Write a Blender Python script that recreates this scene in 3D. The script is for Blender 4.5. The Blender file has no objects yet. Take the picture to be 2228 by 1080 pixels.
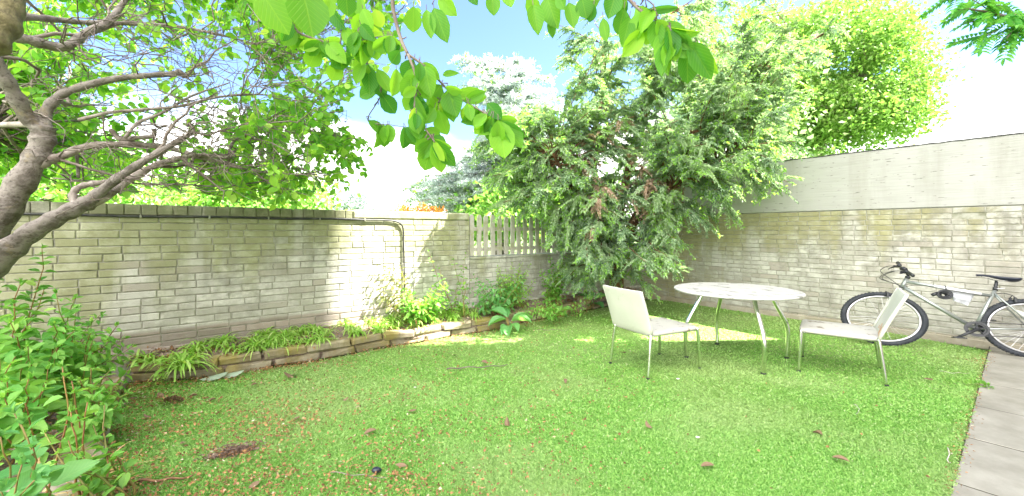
import bpy, math, random
import numpy as np
from mathutils import Vector, Matrix
R = math.radians
rng = np.random.default_rng(7)
random.seed(7)
sc = bpy.context.scene
COL = sc.collection

# ------------------------------------------------------------------ camera
CZ, HY, F0 = 1.45, 502.0, 915.0          # eye height, horizon row and focal length of the 2228 px wide photograph
cam_d = bpy.data.cameras.new('camera'); cam = bpy.data.objects.new('camera', cam_d); COL.objects.link(cam)
cam.location = (0, 0, CZ); cam.rotation_euler = (R(90), 0, 0)
cam_d.sensor_width = 36; cam_d.lens = F0 / 2228 * 36
cam_d.shift_y = -(540 - HY) / 2228
cam_d.clip_start = 0.05; cam_d.clip_end = 2000
sc.camera = cam
sc.render.resolution_x = 1024; sc.render.resolution_y = 496

# ------------------------------------------------------------------ light
SUN_EL, SUN_AZ = 53.0, 87.0               # azimuth measured from +Y towards +X
w = bpy.data.worlds.new('World'); sc.world = w; w.use_nodes = True
nt = w.node_tree; N = nt.nodes; Lk = nt.links
N.clear()
def wn(t, **k):
    n = N.new(t)
    for a, b in k.items(): setattr(n, a, b)
    return n
out = wn('ShaderNodeOutputWorld'); bg = wn('ShaderNodeBackground'); bg.inputs[1].default_value = 0.12
sky = wn('ShaderNodeTexSky'); sky.sky_type = 'NISHITA'; sky.sun_disc = False
sky.sun_elevation = R(SUN_EL); sky.sun_rotation = R(SUN_AZ); sky.air_density = 1.0; sky.dust_density = 0.6; sky.ozone_density = 2.0
tc = wn('ShaderNodeTexCoord'); sep = wn('ShaderNodeSeparateXYZ'); Lk.new(tc.outputs['Generated'], sep.inputs[0])
mp = wn('ShaderNodeMapping'); mp.inputs['Scale'].default_value = (1, 1, 2.2); mp.inputs['Location'].default_value = (0.35, 0.1, 0.2); Lk.new(tc.outputs['Generated'], mp.inputs[0])
no = wn('ShaderNodeTexNoise'); no.inputs['Scale'].default_value = 2.6; no.inputs['Detail'].default_value = 9; no.inputs['Roughness'].default_value = 0.52
Lk.new(mp.outputs[0], no.inputs['Vector'])
def wmath(op, a, b):
    n = wn('ShaderNodeMath', operation=op)
    for i, v in enumerate((a, b)):
        if v is None: continue
        if hasattr(v, 'links'): Lk.new(v, n.inputs[i])
        else: n.inputs[i].default_value = v
    return n.outputs[0]
low = wmath('MULTIPLY', wmath('SUBTRACT', 0.262, sep.outputs[2]), 2.6)
rx = wmath('MULTIPLY', wmath('MAXIMUM', sep.outputs[0], 0.0), 0.03)
high = wmath('MULTIPLY', wmath('MAXIMUM', wmath('SUBTRACT', sep.outputs[2], 0.50), 0.0), 3.0)
back = wmath('MULTIPLY', wmath('MAXIMUM', wmath('SUBTRACT', 0.30, sep.outputs[1]), 0.0), 1.6)  # extra cloud cover above and behind the view, put in for fill
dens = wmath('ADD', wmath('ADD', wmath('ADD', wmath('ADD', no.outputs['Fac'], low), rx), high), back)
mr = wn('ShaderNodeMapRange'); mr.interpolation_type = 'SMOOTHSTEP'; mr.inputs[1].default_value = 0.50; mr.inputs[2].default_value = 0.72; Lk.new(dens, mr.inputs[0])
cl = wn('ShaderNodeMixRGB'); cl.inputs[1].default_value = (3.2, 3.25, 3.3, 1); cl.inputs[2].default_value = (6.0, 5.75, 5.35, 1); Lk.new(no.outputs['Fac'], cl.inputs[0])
# brighter cloud added overhead and behind the camera, out of frame, as fill light
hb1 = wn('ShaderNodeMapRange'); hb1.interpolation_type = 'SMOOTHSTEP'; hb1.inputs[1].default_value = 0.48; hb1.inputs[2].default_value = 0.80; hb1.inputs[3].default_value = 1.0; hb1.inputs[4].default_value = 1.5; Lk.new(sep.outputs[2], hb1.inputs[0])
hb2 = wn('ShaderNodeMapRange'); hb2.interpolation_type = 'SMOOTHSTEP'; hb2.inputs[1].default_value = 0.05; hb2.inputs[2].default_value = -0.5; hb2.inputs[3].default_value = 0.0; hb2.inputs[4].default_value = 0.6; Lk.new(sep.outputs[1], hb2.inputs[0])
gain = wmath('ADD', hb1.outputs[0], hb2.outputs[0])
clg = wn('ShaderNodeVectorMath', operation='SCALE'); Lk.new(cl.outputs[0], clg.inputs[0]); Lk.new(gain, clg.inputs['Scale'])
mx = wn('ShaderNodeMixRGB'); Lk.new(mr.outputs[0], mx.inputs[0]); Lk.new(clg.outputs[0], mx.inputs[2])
sk2 = wn('ShaderNodeMixRGB', blend_type='MULTIPLY'); sk2.inputs[0].default_value = 1.0; sk2.inputs[2].default_value = (0.40, 0.43, 0.52, 1)
Lk.new(sky.outputs[0], sk2.inputs[1]); Lk.new(sk2.outputs[0], mx.inputs[1])
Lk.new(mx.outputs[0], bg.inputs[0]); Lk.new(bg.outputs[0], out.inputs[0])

sun_d = bpy.data.lights.new('sun', 'SUN'); sun = bpy.data.objects.new('sun', sun_d); COL.objects.link(sun)
sun_d.energy = 5.0; sun_d.angle = R(0.6); sun_d.color = (1.0, 0.95, 0.86)
sdir = Vector((math.sin(R(SUN_AZ)) * math.cos(R(SUN_EL)), math.cos(R(SUN_AZ)) * math.cos(R(SUN_EL)), math.sin(R(SUN_EL))))
sun.rotation_euler = sdir.to_track_quat('Z', 'Y').to_euler(); sun.location = (10, 2, 14)

vs = sc.view_settings; vs.view_transform = 'Standard'; vs.look = 'None'; vs.gamma = 1.0; vs.use_curve_mapping = False
vs.exposure = 2.9
sc.render.engine = 'CYCLES'
cy = sc.cycles
cy.max_bounces = 8; cy.diffuse_bounces = 4; cy.glossy_bounces = 3; cy.transmission_bounces = 6; cy.transparent_max_bounces = 8
cy.caustics_reflective = False; cy.caustics_refractive = False
try:
    cy.use_denoising = True; cy.denoiser = 'OPENIMAGEDENOISE'; cy.denoising_input_passes = 'RGB_ALBEDO_NORMAL'; cy.denoising_prefilter = 'ACCURATE'
except Exception: pass

# ------------------------------------------------------------------ helpers
def at(px, py, Y): return np.array([(px - 1114) / F0 * Y, Y, CZ - (py - HY) / F0 * Y])
def gnd(px, py, z=0.0): return at(px, py, (CZ - z) * F0 / (py - HY))
def nrm(v):
    v = np.asarray(v, float); return v / np.maximum(np.linalg.norm(v, axis=-1, keepdims=True), 1e-9)
ORG = {}
def raw(name, V, Fs, mat, smooth=False, uv=None):
    me = bpy.data.meshes.new(name)
    V = np.ascontiguousarray(V, dtype=np.float32); me.vertices.add(len(V)); me.vertices.foreach_set('co', V.ravel())
    Fs = [np.asarray(f, dtype=np.int32) for f in Fs if len(f)]
    nl = sum(f.size for f in Fs); npoly = sum(len(f) for f in Fs)
    me.loops.add(nl); me.loops.foreach_set('vertex_index', np.concatenate([f.ravel() for f in Fs]))
    tot = np.concatenate([np.full(len(f), f.shape[1], np.int32) for f in Fs])
    st = np.concatenate([[0], np.cumsum(tot)[:-1]]).astype(np.int32)
    me.polygons.add(npoly); me.polygons.foreach_set('loop_start', st); me.polygons.foreach_set('loop_total', tot)
    me.polygons.foreach_set('use_smooth', np.full(npoly, bool(smooth)))
    if uv is not None:
        l = me.uv_layers.new(name='UVMap'); vi = np.concatenate([f.ravel() for f in Fs])
        l.data.foreach_set('uv', np.asarray(uv, np.float32)[vi].ravel())
    me.update(calc_edges=True)
    if mat: me.materials.append(mat)
    return me
def tag(o, label=None, cat=None, group=None, kind=None):
    if label: o['label'] = label
    if cat: o['category'] = cat
    if group: o['group'] = group
    if kind: o['kind'] = kind
    return o
def empty(name, loc, label, cat, group=None, rz=0):
    o = bpy.data.objects.new(name, None); COL.objects.link(o); o.empty_display_size = 0.1
    o.location = tuple(loc); o.rotation_euler = (0, 0, rz); ORG[o.name] = np.array(loc, float)
    return tag(o, label, cat, group)
class MB:
    def __init__(s): s.V = []; s.F = {}; s.n = 0; s.UV = []
    def add(s, V, F, uv=None):
        V = np.asarray(V, float); 
        for f in F:
            f = np.asarray(f, int)
            if f.size: s.F.setdefault(f.shape[1], []).append(f + s.n)
        s.V.append(V); s.UV.append(np.zeros((len(V), 2)) if uv is None else uv); s.n += len(V); return s
    def box(s, c, h, ax=None, bev=0.0):
        c = np.asarray(c, float); h = np.asarray(h, float)
        A = np.eye(3) if ax is None else np.asarray(ax, float)
        if bev <= 0:
            q = np.array([[x, y, z] for x in (-1, 1) for y in (-1, 1) for z in (-1, 1)], float) * h
            f = [[0, 1, 3, 2], [4, 6, 7, 5], [0, 4, 5, 1], [2, 3, 7, 6], [0, 2, 6, 4], [1, 5, 7, 3]]
            return s.add(c + q @ A, [f])
        vs_ = []; b = min(bev, h.min() * 0.95)
        idx = {}
        for x in (-1, 1):
            for y in (-1, 1):
                for z in (-1, 1):
                    for k in range(3):
                        p = np.array([x, y, z]) * h; 
                        for j in range(3):
                            if j != k: p[j] -= np.array([x, y, z])[j] * b
                        idx[(x, y, z, k)] = len(vs_); vs_.append(p)
        quads = []; tris = []
        for k in range(3):
            a, b2 = [j for j in range(3) if j != k]
            for sg in (-1, 1):
                o_ = []
                for (u, v) in ((-1, -1), (1, -1), (1, 1), (-1, 1)):
                    t = [0, 0, 0]; t[k] = sg; t[a] = u; t[b2] = v; o_.append(idx[(*t, k)])
                if (sg > 0) != (k != 1): o_.reverse()
                quads.append(o_)
        for k in range(3):                      # edges along axis k
            a, b2 = [j for j in range(3) if j != k]
            for u in (-1, 1):
                for v in (-1, 1):
                    t0 = [0, 0, 0]; t0[a] = u; t0[b2] = v; t1 = list(t0); t0[k] = -1; t1[k] = 1
                    o_ = [idx[(*t0, a)], idx[(*t1, a)], idx[(*t1, b2)], idx[(*t0, b2)]]
                    quads.append(o_)
        for x in (-1, 1):
            for y in (-1, 1):
                for z in (-1, 1): tris.append([idx[(x, y, z, k)] for k in range(3)])
        return s.add(c + np.array(vs_) @ A, [quads, tris])
    def tube(s, P, r, n=8, cap=True, flat=None):
        P = np.asarray(P, float); m = len(P); r = np.broadcast_to(np.asarray(r, float), (m,))
        T = nrm(np.gradient(P, axis=0)); up = np.array([0, 0, 1.0]) if abs(T[0][2]) < 0.9 else np.array([1.0, 0, 0])
        A = np.zeros((m, 3)); a = nrm(np.cross(T[0], up))
        for i in range(m):
            a = a - T[i] * a.dot(T[i]); a = nrm(a); A[i] = a
        B = np.cross(T, A); th = np.linspace(0, 2 * np.pi, n, endpoint=False)
        ring = (np.cos(th)[None, :, None] * A[:, None, :] + np.sin(th)[None, :, None] * B[:, None, :] * (flat or 1.0)) * r[:, None, None]
        V = (P[:, None, :] + ring).reshape(-1, 3)
        i, j = np.meshgrid(np.arange(m - 1), np.arange(n), indexing='ij'); j2 = (j + 1) % n
        F = np.stack([i * n + j, i * n + j2, (i + 1) * n + j2, (i + 1) * n + j], -1).reshape(-1, 4)
        Fl = [F]
        if cap: 
            Fl = [F]; k = len(V); V = np.vstack([V, P[0], P[-1]])
            jj = np.arange(n); Fl.append(np.stack([np.full(n, k), (jj + 1) % n, jj], -1)); Fl.append(np.stack([np.full(n, k + 1), (m - 1) * n + jj, (m - 1) * n + (jj + 1) % n], -1))
        return s.add(V, Fl)
    def build(s, name, mat, parent=None, smooth=False, local=False, base=None, uv=False):
        V = np.vstack(s.V); Fs = [np.vstack(f) for f in s.F.values()]
        org = np.zeros(3)
        if parent is not None: org = ORG[parent.name] if not local else org
        elif base is not None: org = np.asarray(base, float)
        me = raw(name, V - org, Fs, mat, smooth, np.vstack(s.UV) if uv else None)
        o = bpy.data.objects.new(name, me); COL.objects.link(o)
        if parent is not None: o.parent = parent; ORG[o.name] = ORG[parent.name]
        else: o.location = tuple(org); ORG[o.name] = org
        return o
def catmull(P, n=6):
    P = np.asarray(P, float); Q = np.vstack([2 * P[0] - P[1], P, 2 * P[-1] - P[-2]]); o = []
    for i in range(1, len(Q) - 2):
        for t in np.linspace(0, 1, n, endpoint=False):
            o.append(0.5 * ((2 * Q[i]) + (-Q[i - 1] + Q[i + 1]) * t + (2 * Q[i - 1] - 5 * Q[i] + 4 * Q[i + 1] - Q[i + 2]) * t * t + (-Q[i - 1] + 3 * Q[i] - 3 * Q[i + 1] + Q[i + 2]) * t ** 3))
    o.append(P[-1]); return np.array(o)
def inpoly(x, y, poly):
    c = False; n = len(poly); j = n - 1
    for i in range(n):
        xi, yi = poly[i]; xj, yj = poly[j]
        if (yi > y) != (yj > y) and x < (xj - xi) * (y - yi) / (yj - yi) + xi: c = not c
        j = i
    return c

# ------------------------------------------------------------------ materials
def mat(name, col, rough=0.6, metal=0.0, spec=0.5, noise=None, bump=None, coat=0.0):
    m = bpy.data.materials.new(name); m.use_nodes = True; t = m.node_tree; b = t.nodes['Principled BSDF']
    b.inputs['Base Color'].default_value = (*col, 1); b.inputs['Roughness'].default_value = rough; b.inputs['Metallic'].default_value = metal
    b.inputs['Specular IOR Level'].default_value = spec; b.inputs['Coat Weight'].default_value = coat
    if noise or bump:
        g = t.nodes.new('ShaderNodeTexCoord')
    if noise:                                   # (colour2, scale, lo, hi)
        n = t.nodes.new('ShaderNodeTexNoise'); n.inputs['Scale'].default_value = noise[1]; n.inputs['Detail'].default_value = 8; n.inputs['Roughness'].default_value = 0.65
        t.links.new(g.outputs['Object'], n.inputs['Vector'])
        r_ = t.nodes.new('ShaderNodeMapRange'); r_.inputs[1].default_value = noise[2]; r_.inputs[2].default_value = noise[3]; t.links.new(n.outputs['Fac'], r_.inputs[0])
        x = t.nodes.new('ShaderNodeMixRGB'); x.inputs[1].default_value = (*col, 1); x.inputs[2].default_value = (*noise[0], 1)
        t.links.new(r_.outputs[0], x.inputs[0]); t.links.new(x.outputs[0], b.inputs['Base Color'])
    if bump:                                    # (scale, strength, distance)
        n = t.nodes.new('ShaderNodeTexNoise'); n.inputs['Scale'].default_value = bump[0]; n.inputs['Detail'].default_value = 6
        t.links.new(g.outputs['Object'], n.inputs['Vector'])
        bp = t.nodes.new('ShaderNodeBump'); bp.inputs['Strength'].default_value = bump[1]; bp.inputs['Distance'].default_value = bump[2]
        t.links.new(n.outputs['Fac'], bp.inputs['Height']); t.links.new(bp.outputs[0], b.inputs['Normal'])
    return m
def leafmat(name, c1, c2, trans=0.45, rough=0.45, c3=None, veins=False, tcol=None, nz=None):
    m = bpy.data.materials.new(name); m.use_nodes = True; t = m.node_tree; n = t.nodes; l = t.links; b = n['Principled BSDF']; o = n['Material Output']
    g = n.new('ShaderNodeNewGeometry'); cr = n.new('ShaderNodeValToRGB'); e = cr.color_ramp.elements
    e[0].position = 0.0; e[0].color = (*c1, 1); e[1].position = 1.0; e[1].color = (*c2, 1)
    if c3: k = e.new(0.93); k.color = (*c2, 1); e[-1].color = (*c3, 1)
    l.new(g.outputs['Random Per Island'], cr.inputs[0]); colo = cr.outputs[0]
    if nz:                                     # clumps of older and younger growth: (scale, colour, amount)
        tcn = n.new('ShaderNodeTexCoord'); q = n.new('ShaderNodeTexNoise'); q.inputs['Scale'].default_value = nz[0]; q.inputs['Detail'].default_value = 4; l.new(tcn.outputs['Object'], q.inputs['Vector'])
        k = n.new('ShaderNodeMapRange'); k.inputs[1].default_value = .45; k.inputs[2].default_value = .6; k.inputs[4].default_value = nz[2]; l.new(q.outputs['Fac'], k.inputs[0])
        xx = n.new('ShaderNodeMixRGB'); xx.inputs[2].default_value = (*nz[1], 1); l.new(k.outputs[0], xx.inputs[0]); l.new(colo, xx.inputs[1]); colo = xx.outputs[0]
    if veins:
        uv = n.new('ShaderNodeUVMap'); sp = n.new('ShaderNodeSeparateXYZ'); l.new(uv.outputs[0], sp.inputs[0])
        av = n.new('ShaderNodeMath'); av.operation = 'ABSOLUTE'; l.new(sp.outputs[1], av.inputs[0])
        sl = n.new('ShaderNodeMath'); sl.operation = 'MULTIPLY_ADD'; sl.inputs[1].default_value = -0.9; l.new(av.outputs[0], sl.inputs[0]); l.new(sp.outputs[0], sl.inputs[2])
        fr = n.new('ShaderNodeMath'); fr.operation = 'PINGPONG'; fr.inputs[1].default_value = 0.055; l.new(sl.outputs[0], fr.inputs[0])
        v1 = n.new('ShaderNodeMapRange'); v1.inputs[1].default_value = 0.0; v1.inputs[2].default_value = 0.012; v1.inputs[3].default_value = 1; v1.inputs[4].default_value = 0; l.new(fr.outputs[0], v1.inputs[0])
        v2 = n.new('ShaderNodeMapRange'); v2.inputs[1].default_value = 0.008; v2.inputs[2].default_value = 0.03; v2.inputs[3].default_value = 1; v2.inputs[4].default_value = 0; l.new(av.outputs[0], v2.inputs[0])
        mxv = n.new('ShaderNodeMath'); mxv.operation = 'MAXIMUM'; l.new(v1.outputs[0], mxv.inputs[0]); l.new(v2.outputs[0], mxv.inputs[1])
        s3 = n.new('ShaderNodeMath'); s3.operation = 'MULTIPLY'; s3.inputs[1].default_value = 0.16; l.new(mxv.outputs[0], s3.inputs[0])
        x = n.new('ShaderNodeMixRGB'); x.inputs[2].default_value = (min(1, c2[0] * 1.9 + .06), min(1, c2[1] * 1.35 + .05), c2[2] * 1.6 + .02, 1)
        l.new(s3.outputs[0], x.inputs[0]); l.new(colo, x.inputs[1]); colo = x.outputs[0]
        bp = n.new('ShaderNodeBump'); bp.inputs['Strength'].default_value = 0.5; bp.inputs['Distance'].default_value = 0.002; l.new(mxv.outputs[0], bp.inputs['Height']); l.new(bp.outputs[0], b.inputs['Normal'])
    l.new(colo, b.inputs['Base Color']); b.inputs['Roughness'].default_value = rough; b.inputs['Specular IOR Level'].default_value = 0.35
    tr = n.new('ShaderNodeBsdfTranslucent'); ms = n.new('ShaderNodeMixShader'); ms.inputs[0].default_value = trans
    hs = n.new('ShaderNodeMixRGB'); hs.blend_type = 'MULTIPLY'; hs.inputs[0].default_value = 1; hs.inputs[2].default_value = (*(tcol or (1.5, 1.35, 0.7)), 1); l.new(colo, hs.inputs[1]); l.new(hs.outputs[0], tr.inputs[0])
    l.new(b.outputs[0], ms.inputs[1]); l.new(tr.outputs[0], ms.inputs[2]); l.new(ms.outputs[0], o.inputs['Surface'])
    return m
def brickmat(name, base, dirt, algae, zt, amt_algae, brown=None, xgreen=None):
    """old white-painted brick: per-brick tone, grime blotches, vertical run-off streaks, green growth that fades down from height zt"""
    m = bpy.data.materials.new(name); m.use_nodes = True; t = m.node_tree; n = t.nodes; l = t.links; b = n['Principled BSDF']
    g = n.new('ShaderNodeNewGeometry'); c = n.new('ShaderNodeTexCoord'); sp = n.new('ShaderNodeSeparateXYZ'); l.new(c.outputs['Object'], sp.inputs[0])
    def mth(op, a, b_, cl=False):
        k = n.new('ShaderNodeMath'); k.operation = op; k.use_clamp = cl
        for i, v in enumerate((a, b_)):
            if hasattr(v, 'links'): l.new(v, k.inputs[i])
            else: k.inputs[i].default_value = v
        return k.outputs[0]
    def noi(scale, sx=1, sz=1, det=8, ro=0.6, off=0.0):
        mp_ = n.new('ShaderNodeMapping'); mp_.inputs['Scale'].default_value = (sx, 1, sz); mp_.inputs['Location'].default_value = (off, off * 2, off); l.new(c.outputs['Object'], mp_.inputs[0])
        q = n.new('ShaderNodeTexNoise'); q.inputs['Scale'].default_value = scale; q.inputs['Detail'].default_value = det; q.inputs['Roughness'].default_value = ro; l.new(mp_.outputs[0], q.inputs['Vector']); return q.outputs['Fac']
    def ramp(v, lo, hi, a=0.0, b_=1.0):
        k = n.new('ShaderNodeMapRange'); k.inputs[1].default_value = lo; k.inputs[2].default_value = hi; k.inputs[3].default_value = a; k.inputs[4].default_value = b_; k.interpolation_type = 'SMOOTHSTEP'
        l.new(v, k.inputs[0]); return k.outputs[0]
    def mix(f, a, b_, bt='MIX'):
        k = n.new('ShaderNodeMixRGB'); k.blend_type = bt
        if hasattr(f, 'links'): l.new(f, k.inputs[0])
        else: k.inputs[0].default_value = f
        for i, v in ((1, a), (2, b_)):
            if hasattr(v, 'links'): l.new(v, k.inputs[i])
            else: k.inputs[i].default_value = (*v, 1)
        return k.outputs[0]
    isl = g.outputs['Random Per Island']
    col = mix(ramp(isl, 0.0, 1.0, 0.0, 0.5), base, tuple(x * 0.66 for x in base))
    col = mix(mth('MULTIPLY', ramp(isl, 0.86, 0.9), 0.5), col, (0.33, 0.27, 0.22))
    big = noi(1.3, 1, 1, 5, 0.55, 3.0); fine = noi(26, 1, 1, 8, 0.7); med = noi(6, 1, 1.3, 8, 0.65, 5.0)
    streak = noi(3.2, 1.0, 0.10, 7, 0.6, 1.3)
    hz = ramp(sp.outputs[2], zt - 1.25, zt, 0, 1)
    f1 = mth('MULTIPLY', ramp(mth('ADD', mth('MULTIPLY', med, 0.6), mth('MULTIPLY', big, 0.5)), 0.44, 0.64), 0.85)
    col = mix(f1, col, dirt)
    f2 = mth('MULTIPLY', ramp(mth('ADD', streak, mth('MULTIPLY', hz, 0.16)), 0.46, 0.66), mth('MULTIPLY', ramp(med, 0.35, 0.6), mth('ADD', mth('MULTIPLY', hz, 0.55), 0.35)))
    col = mix(f2, col, tuple(x * 0.62 for x in dirt))
    gsum = mth('ADD', mth('MULTIPLY', streak, 0.55), mth('ADD', mth('MULTIPLY', big, 0.35), mth('MULTIPLY', hz, 0.20)))
    if xgreen: gsum = mth('ADD', gsum, ramp(sp.outputs[0], xgreen[0], xgreen[1], xgreen[2], xgreen[3]))
    f3 = mth('MULTIPLY', ramp(gsum, 0.49, 0.68), amt_algae)
    col = mix(f3, col, algae)
    if brown: 
        f4 = mth('MULTIPLY', ramp(mth('ADD', sp.outputs[2], mth('MULTIPLY', med, 0.06)), brown[0] - .02, brown[0] + 0.02, 1, 0), brown[2] if len(brown) > 2 else 0.85)
        if len(brown) > 3: f4 = mth('MULTIPLY', f4, ramp(mth('ADD', sp.outputs[0], mth('MULTIPLY', big, 1.0)), brown[3], brown[3] + 1.0, 1, 0))
        col = mix(f4, col, mix(ramp(isl, 0, 1), brown[1], tuple(x * 0.6 for x in brown[1])))
    col = mix(mth('MULTIPLY', ramp(fine, 0.58, 0.72), 0.45), col, tuple(x * 0.45 for x in dirt))
    col = mix(mth('MULTIPLY', ramp(fine, 0.40, 0.25), 0.35), col, tuple(min(1, x * 1.2) for x in base))
    l.new(col, b.inputs['Base Color']); b.inputs['Roughness'].default_value = 0.88; b.inputs['Specular IOR Level'].default_value = 0.2
    bp = n.new('ShaderNodeBump'); bp.inputs['Strength'].default_value = 0.7; bp.inputs['Distance'].default_value = 0.006
    l.new(mth('ADD', fine, mth('MULTIPLY', med, 1.2)), bp.inputs['Height']); l.new(bp.outputs[0], b.inputs['Normal'])
    return m

M = {}
M['brickL'] = brickmat('painted_brick_left', (0.64, 0.625, 0.58), (0.37, 0.36, 0.31), (0.35, 0.36, 0.16), 1.62, 0.58, brown=(0.47, (0.34, 0.265, 0.23), 0.7, 2.2), xgreen=(-1.0, 0.6, 0.16, -0.02))
M['brickR'] = brickmat('painted_brick_right', (0.56, 0.545, 0.50), (0.33, 0.315, 0.27), (0.32, 0.30, 0.13), 1.85, 0.7, brown=(0.13, (0.34, 0.29, 0.20), 0.6), xgreen=(0.2, 3.6, 0.16, -0.06))
M['mortar'] = mat('mortar', (0.42, 0.41, 0.36), 0.95, noise=((0.20, 0.20, 0.14), 7, 0.4, 0.65), bump=(60, 0.5, 0.004))
M['coping'] = brickmat('coping_brick', (0.42, 0.41, 0.34), (0.22, 0.22, 0.17), (0.26, 0.27, 0.13), 1.9, 0.45)
M['concrete'] = None
M['edge'] = brickmat('edging_stone', (0.42, 0.375, 0.29), (0.21, 0.18, 0.13), (0.29, 0.24, 0.06), 0.62, 0.85)
M['bark'] = mat('cherry_bark', (0.27, 0.21, 0.17), 0.85, noise=((0.12, 0.085, 0.06), 9, 0.40, 0.62), bump=(28, 0.9, 0.012))
def barkmat(name, base, dark, moss, lo=.60):
    m = bpy.data.materials.new(name); m.use_nodes = True; t = m.node_tree; n = t.nodes; l = t.links; b = n['Principled BSDF']; c = n.new('ShaderNodeTexCoord')
    def noi(s_, sc_, det, off): mp_ = n.new('ShaderNodeMapping'); mp_.inputs['Scale'].default_value = sc_; mp_.inputs['Location'].default_value = (off,) * 3; l.new(c.outputs['Object'], mp_.inputs[0]); q = n.new('ShaderNodeTexNoise'); q.inputs['Scale'].default_value = s_; q.inputs['Detail'].default_value = det; q.inputs['Roughness'].default_value = .65; l.new(mp_.outputs[0], q.inputs['Vector']); return q.outputs['Fac']
    def rmp(v, a, b_, d=1): k = n.new('ShaderNodeMapRange'); k.inputs[1].default_value = a; k.inputs[2].default_value = b_; k.inputs[4].default_value = d; l.new(v, k.inputs[0]); return k.outputs[0]
    def mix(f, a, b_):
        k = n.new('ShaderNodeMixRGB'); l.new(f, k.inputs[0])
        for i, v in ((1, a), (2, b_)):
            if hasattr(v, 'links'): l.new(v, k.inputs[i])
            else: k.inputs[i].default_value = (*v, 1)
        return k.outputs[0]
    band = noi(11, (1, 1, 1.5), 7, 0); blot = noi(5, (1, 1, 1), 5, 3); fine = noi(45, (1, 1, 1.6), 6, 7)
    col = mix(rmp(band, .48, .60), base, dark); col = mix(rmp(blot, lo, lo + .12, .8), col, moss); col = mix(rmp(fine, .55, .66, .7), col, tuple(x * .4 for x in dark))
    l.new(col, b.inputs['Base Color']); b.inputs['Roughness'].default_value = .85; b.inputs['Specular IOR Level'].default_value = .25
    ad = n.new('ShaderNodeMath'); ad.operation = 'ADD'; l.new(band, ad.inputs[0]); l.new(fine, ad.inputs[1]); bp = n.new('ShaderNodeBump'); bp.inputs['Strength'].default_value = 1; bp.inputs['Distance'].default_value = .008; bp.invert = True; l.new(ad.outputs[0], bp.inputs['Height']); l.new(bp.outputs[0], b.inputs['Normal'])
    return m
M['bark'] = barkmat('cherry_bark_lenticelled', (0.25, 0.22, 0.20), (0.13, 0.11, 0.095), (0.27, 0.21, 0.10), .60)
M['barkgrey'] = mat('grey_bark', (0.38, 0.33, 0.30), 0.85, noise=((0.14, 0.11, 0.09), 11, 0.40, 0.62), bump=(28, 0.9, 0.01))
M['twig'] = mat('twig', (0.14, 0.105, 0.09), 0.8, noise=((0.24, 0.20, 0.17), 8, 0.4, 0.6))
M['paletwig'] = mat('pale_twig', (0.22, 0.18, 0.155), 0.85, noise=((0.10, 0.075, 0.065), 8, 0.4, 0.6))
M['yewbark'] = mat('yew_bark', (0.26, 0.125, 0.06), 0.85, noise=((0.12, 0.07, 0.04), 12, 0.4, 0.6), bump=(20, 0.6, 0.01))
M['leafA'] = leafmat('cherry_leaf', (0.05, 0.24, 0.03), (0.28, 0.58, 0.05), 0.6, c3=(0.46, 0.70, 0.08), veins=True)
M['leafB'] = leafmat('canopy_leaf', (0.10, 0.33, 0.04), (0.34, 0.62, 0.09), 0.6, c3=(0.50, 0.72, 0.18))
M['leafFar'] = leafmat('far_leaf', (0.13, 0.33, 0.06), (0.34, 0.54, 0.15), 0.45)
M['lime'] = leafmat('lime_leaf', (0.15, 0.30, 0.05), (0.34, 0.50, 0.13), 0.35, c3=(0.58, 0.66, 0.36), tcol=(1.05, 1.2, .7), nz=(.9, (0.24, 0.42, 0.11), .7))
M['yewold'] = leafmat('yew_old', (0.13, 0.25, 0.14), (0.45, 0.58, 0.37), 0.3, 0.5, c3=(0.62, 0.66, 0.56), tcol=(1.2, 1.25, .8), nz=(1.8, (0.46, 0.60, 0.32), .6))
M['yewnew'] = leafmat('yew_new', (0.22, 0.48, 0.08), (0.40, 0.64, 0.17), 0.4, 0.45)
M['yewdead'] = leafmat('yew_dead', (0.36, 0.24, 0.17), (0.56, 0.44, 0.36), 0.2, 0.8)
M['cedar'] = leafmat('cedar_needle', (0.34, 0.42, 0.42), (0.72, 0.78, 0.77), 0.25, 0.5, tcol=(1.1, 1.1, 1))
M['shrub'] = leafmat('shrub_leaf', (0.10, 0.34, 0.06), (0.30, 0.60, 0.14), 0.45, c3=(0.52, 0.74, 0.20), veins=True)
M['weed'] = leafmat('weed_leaf', (0.11, 0.34, 0.05), (0.30, 0.56, 0.13), 0.4, veins=True)
M['strap'] = leafmat('strap_leaf', (0.22, 0.48, 0.06), (0.48, 0.68, 0.20), 0.4, c3=(0.76, 0.80, 0.52))
M['ivy'] = leafmat('climber_leaf', (0.15, 0.19, 0.06), (0.29, 0.33, 0.13), 0.35)
M['broad'] = leafmat('broad_leaf', (0.10, 0.33, 0.10), (0.22, 0.48, 0.16), 0.4, 0.4, veins=True)
M['rowan'] = leafmat('rowan_leaf', (0.09, 0.38, 0.10), (0.24, 0.58, 0.12), 0.5)
M['stem'] = mat('green_stem', (0.22, 0.24, 0.06), 0.6, noise=((0.25, 0.11, 0.04), 5, 0.4, 0.6))
M['redstem'] = mat('red_stem', (0.27, 0.10, 0.045), 0.6, noise=((0.30, 0.22, 0.05), 4, 0.4, 0.6))
M['white'] = mat('white_leatherette', (0.60, 0.595, 0.53), 0.5, noise=((0.70, 0.69, 0.62), 5, 0.45, 0.7), bump=(140, 0.10, 0.001))
M['chrome'] = mat('tarnished_chrome', (0.88, 0.89, 0.87), 0.17, 1.0, noise=((0.58, 0.58, 0.55), 22, 0.55, 0.75))
M['tyre'] = mat('rubber', (0.018, 0.022, 0.03), 0.75, noise=((0.05, 0.055, 0.065), 12, 0.45, 0.75))
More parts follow.
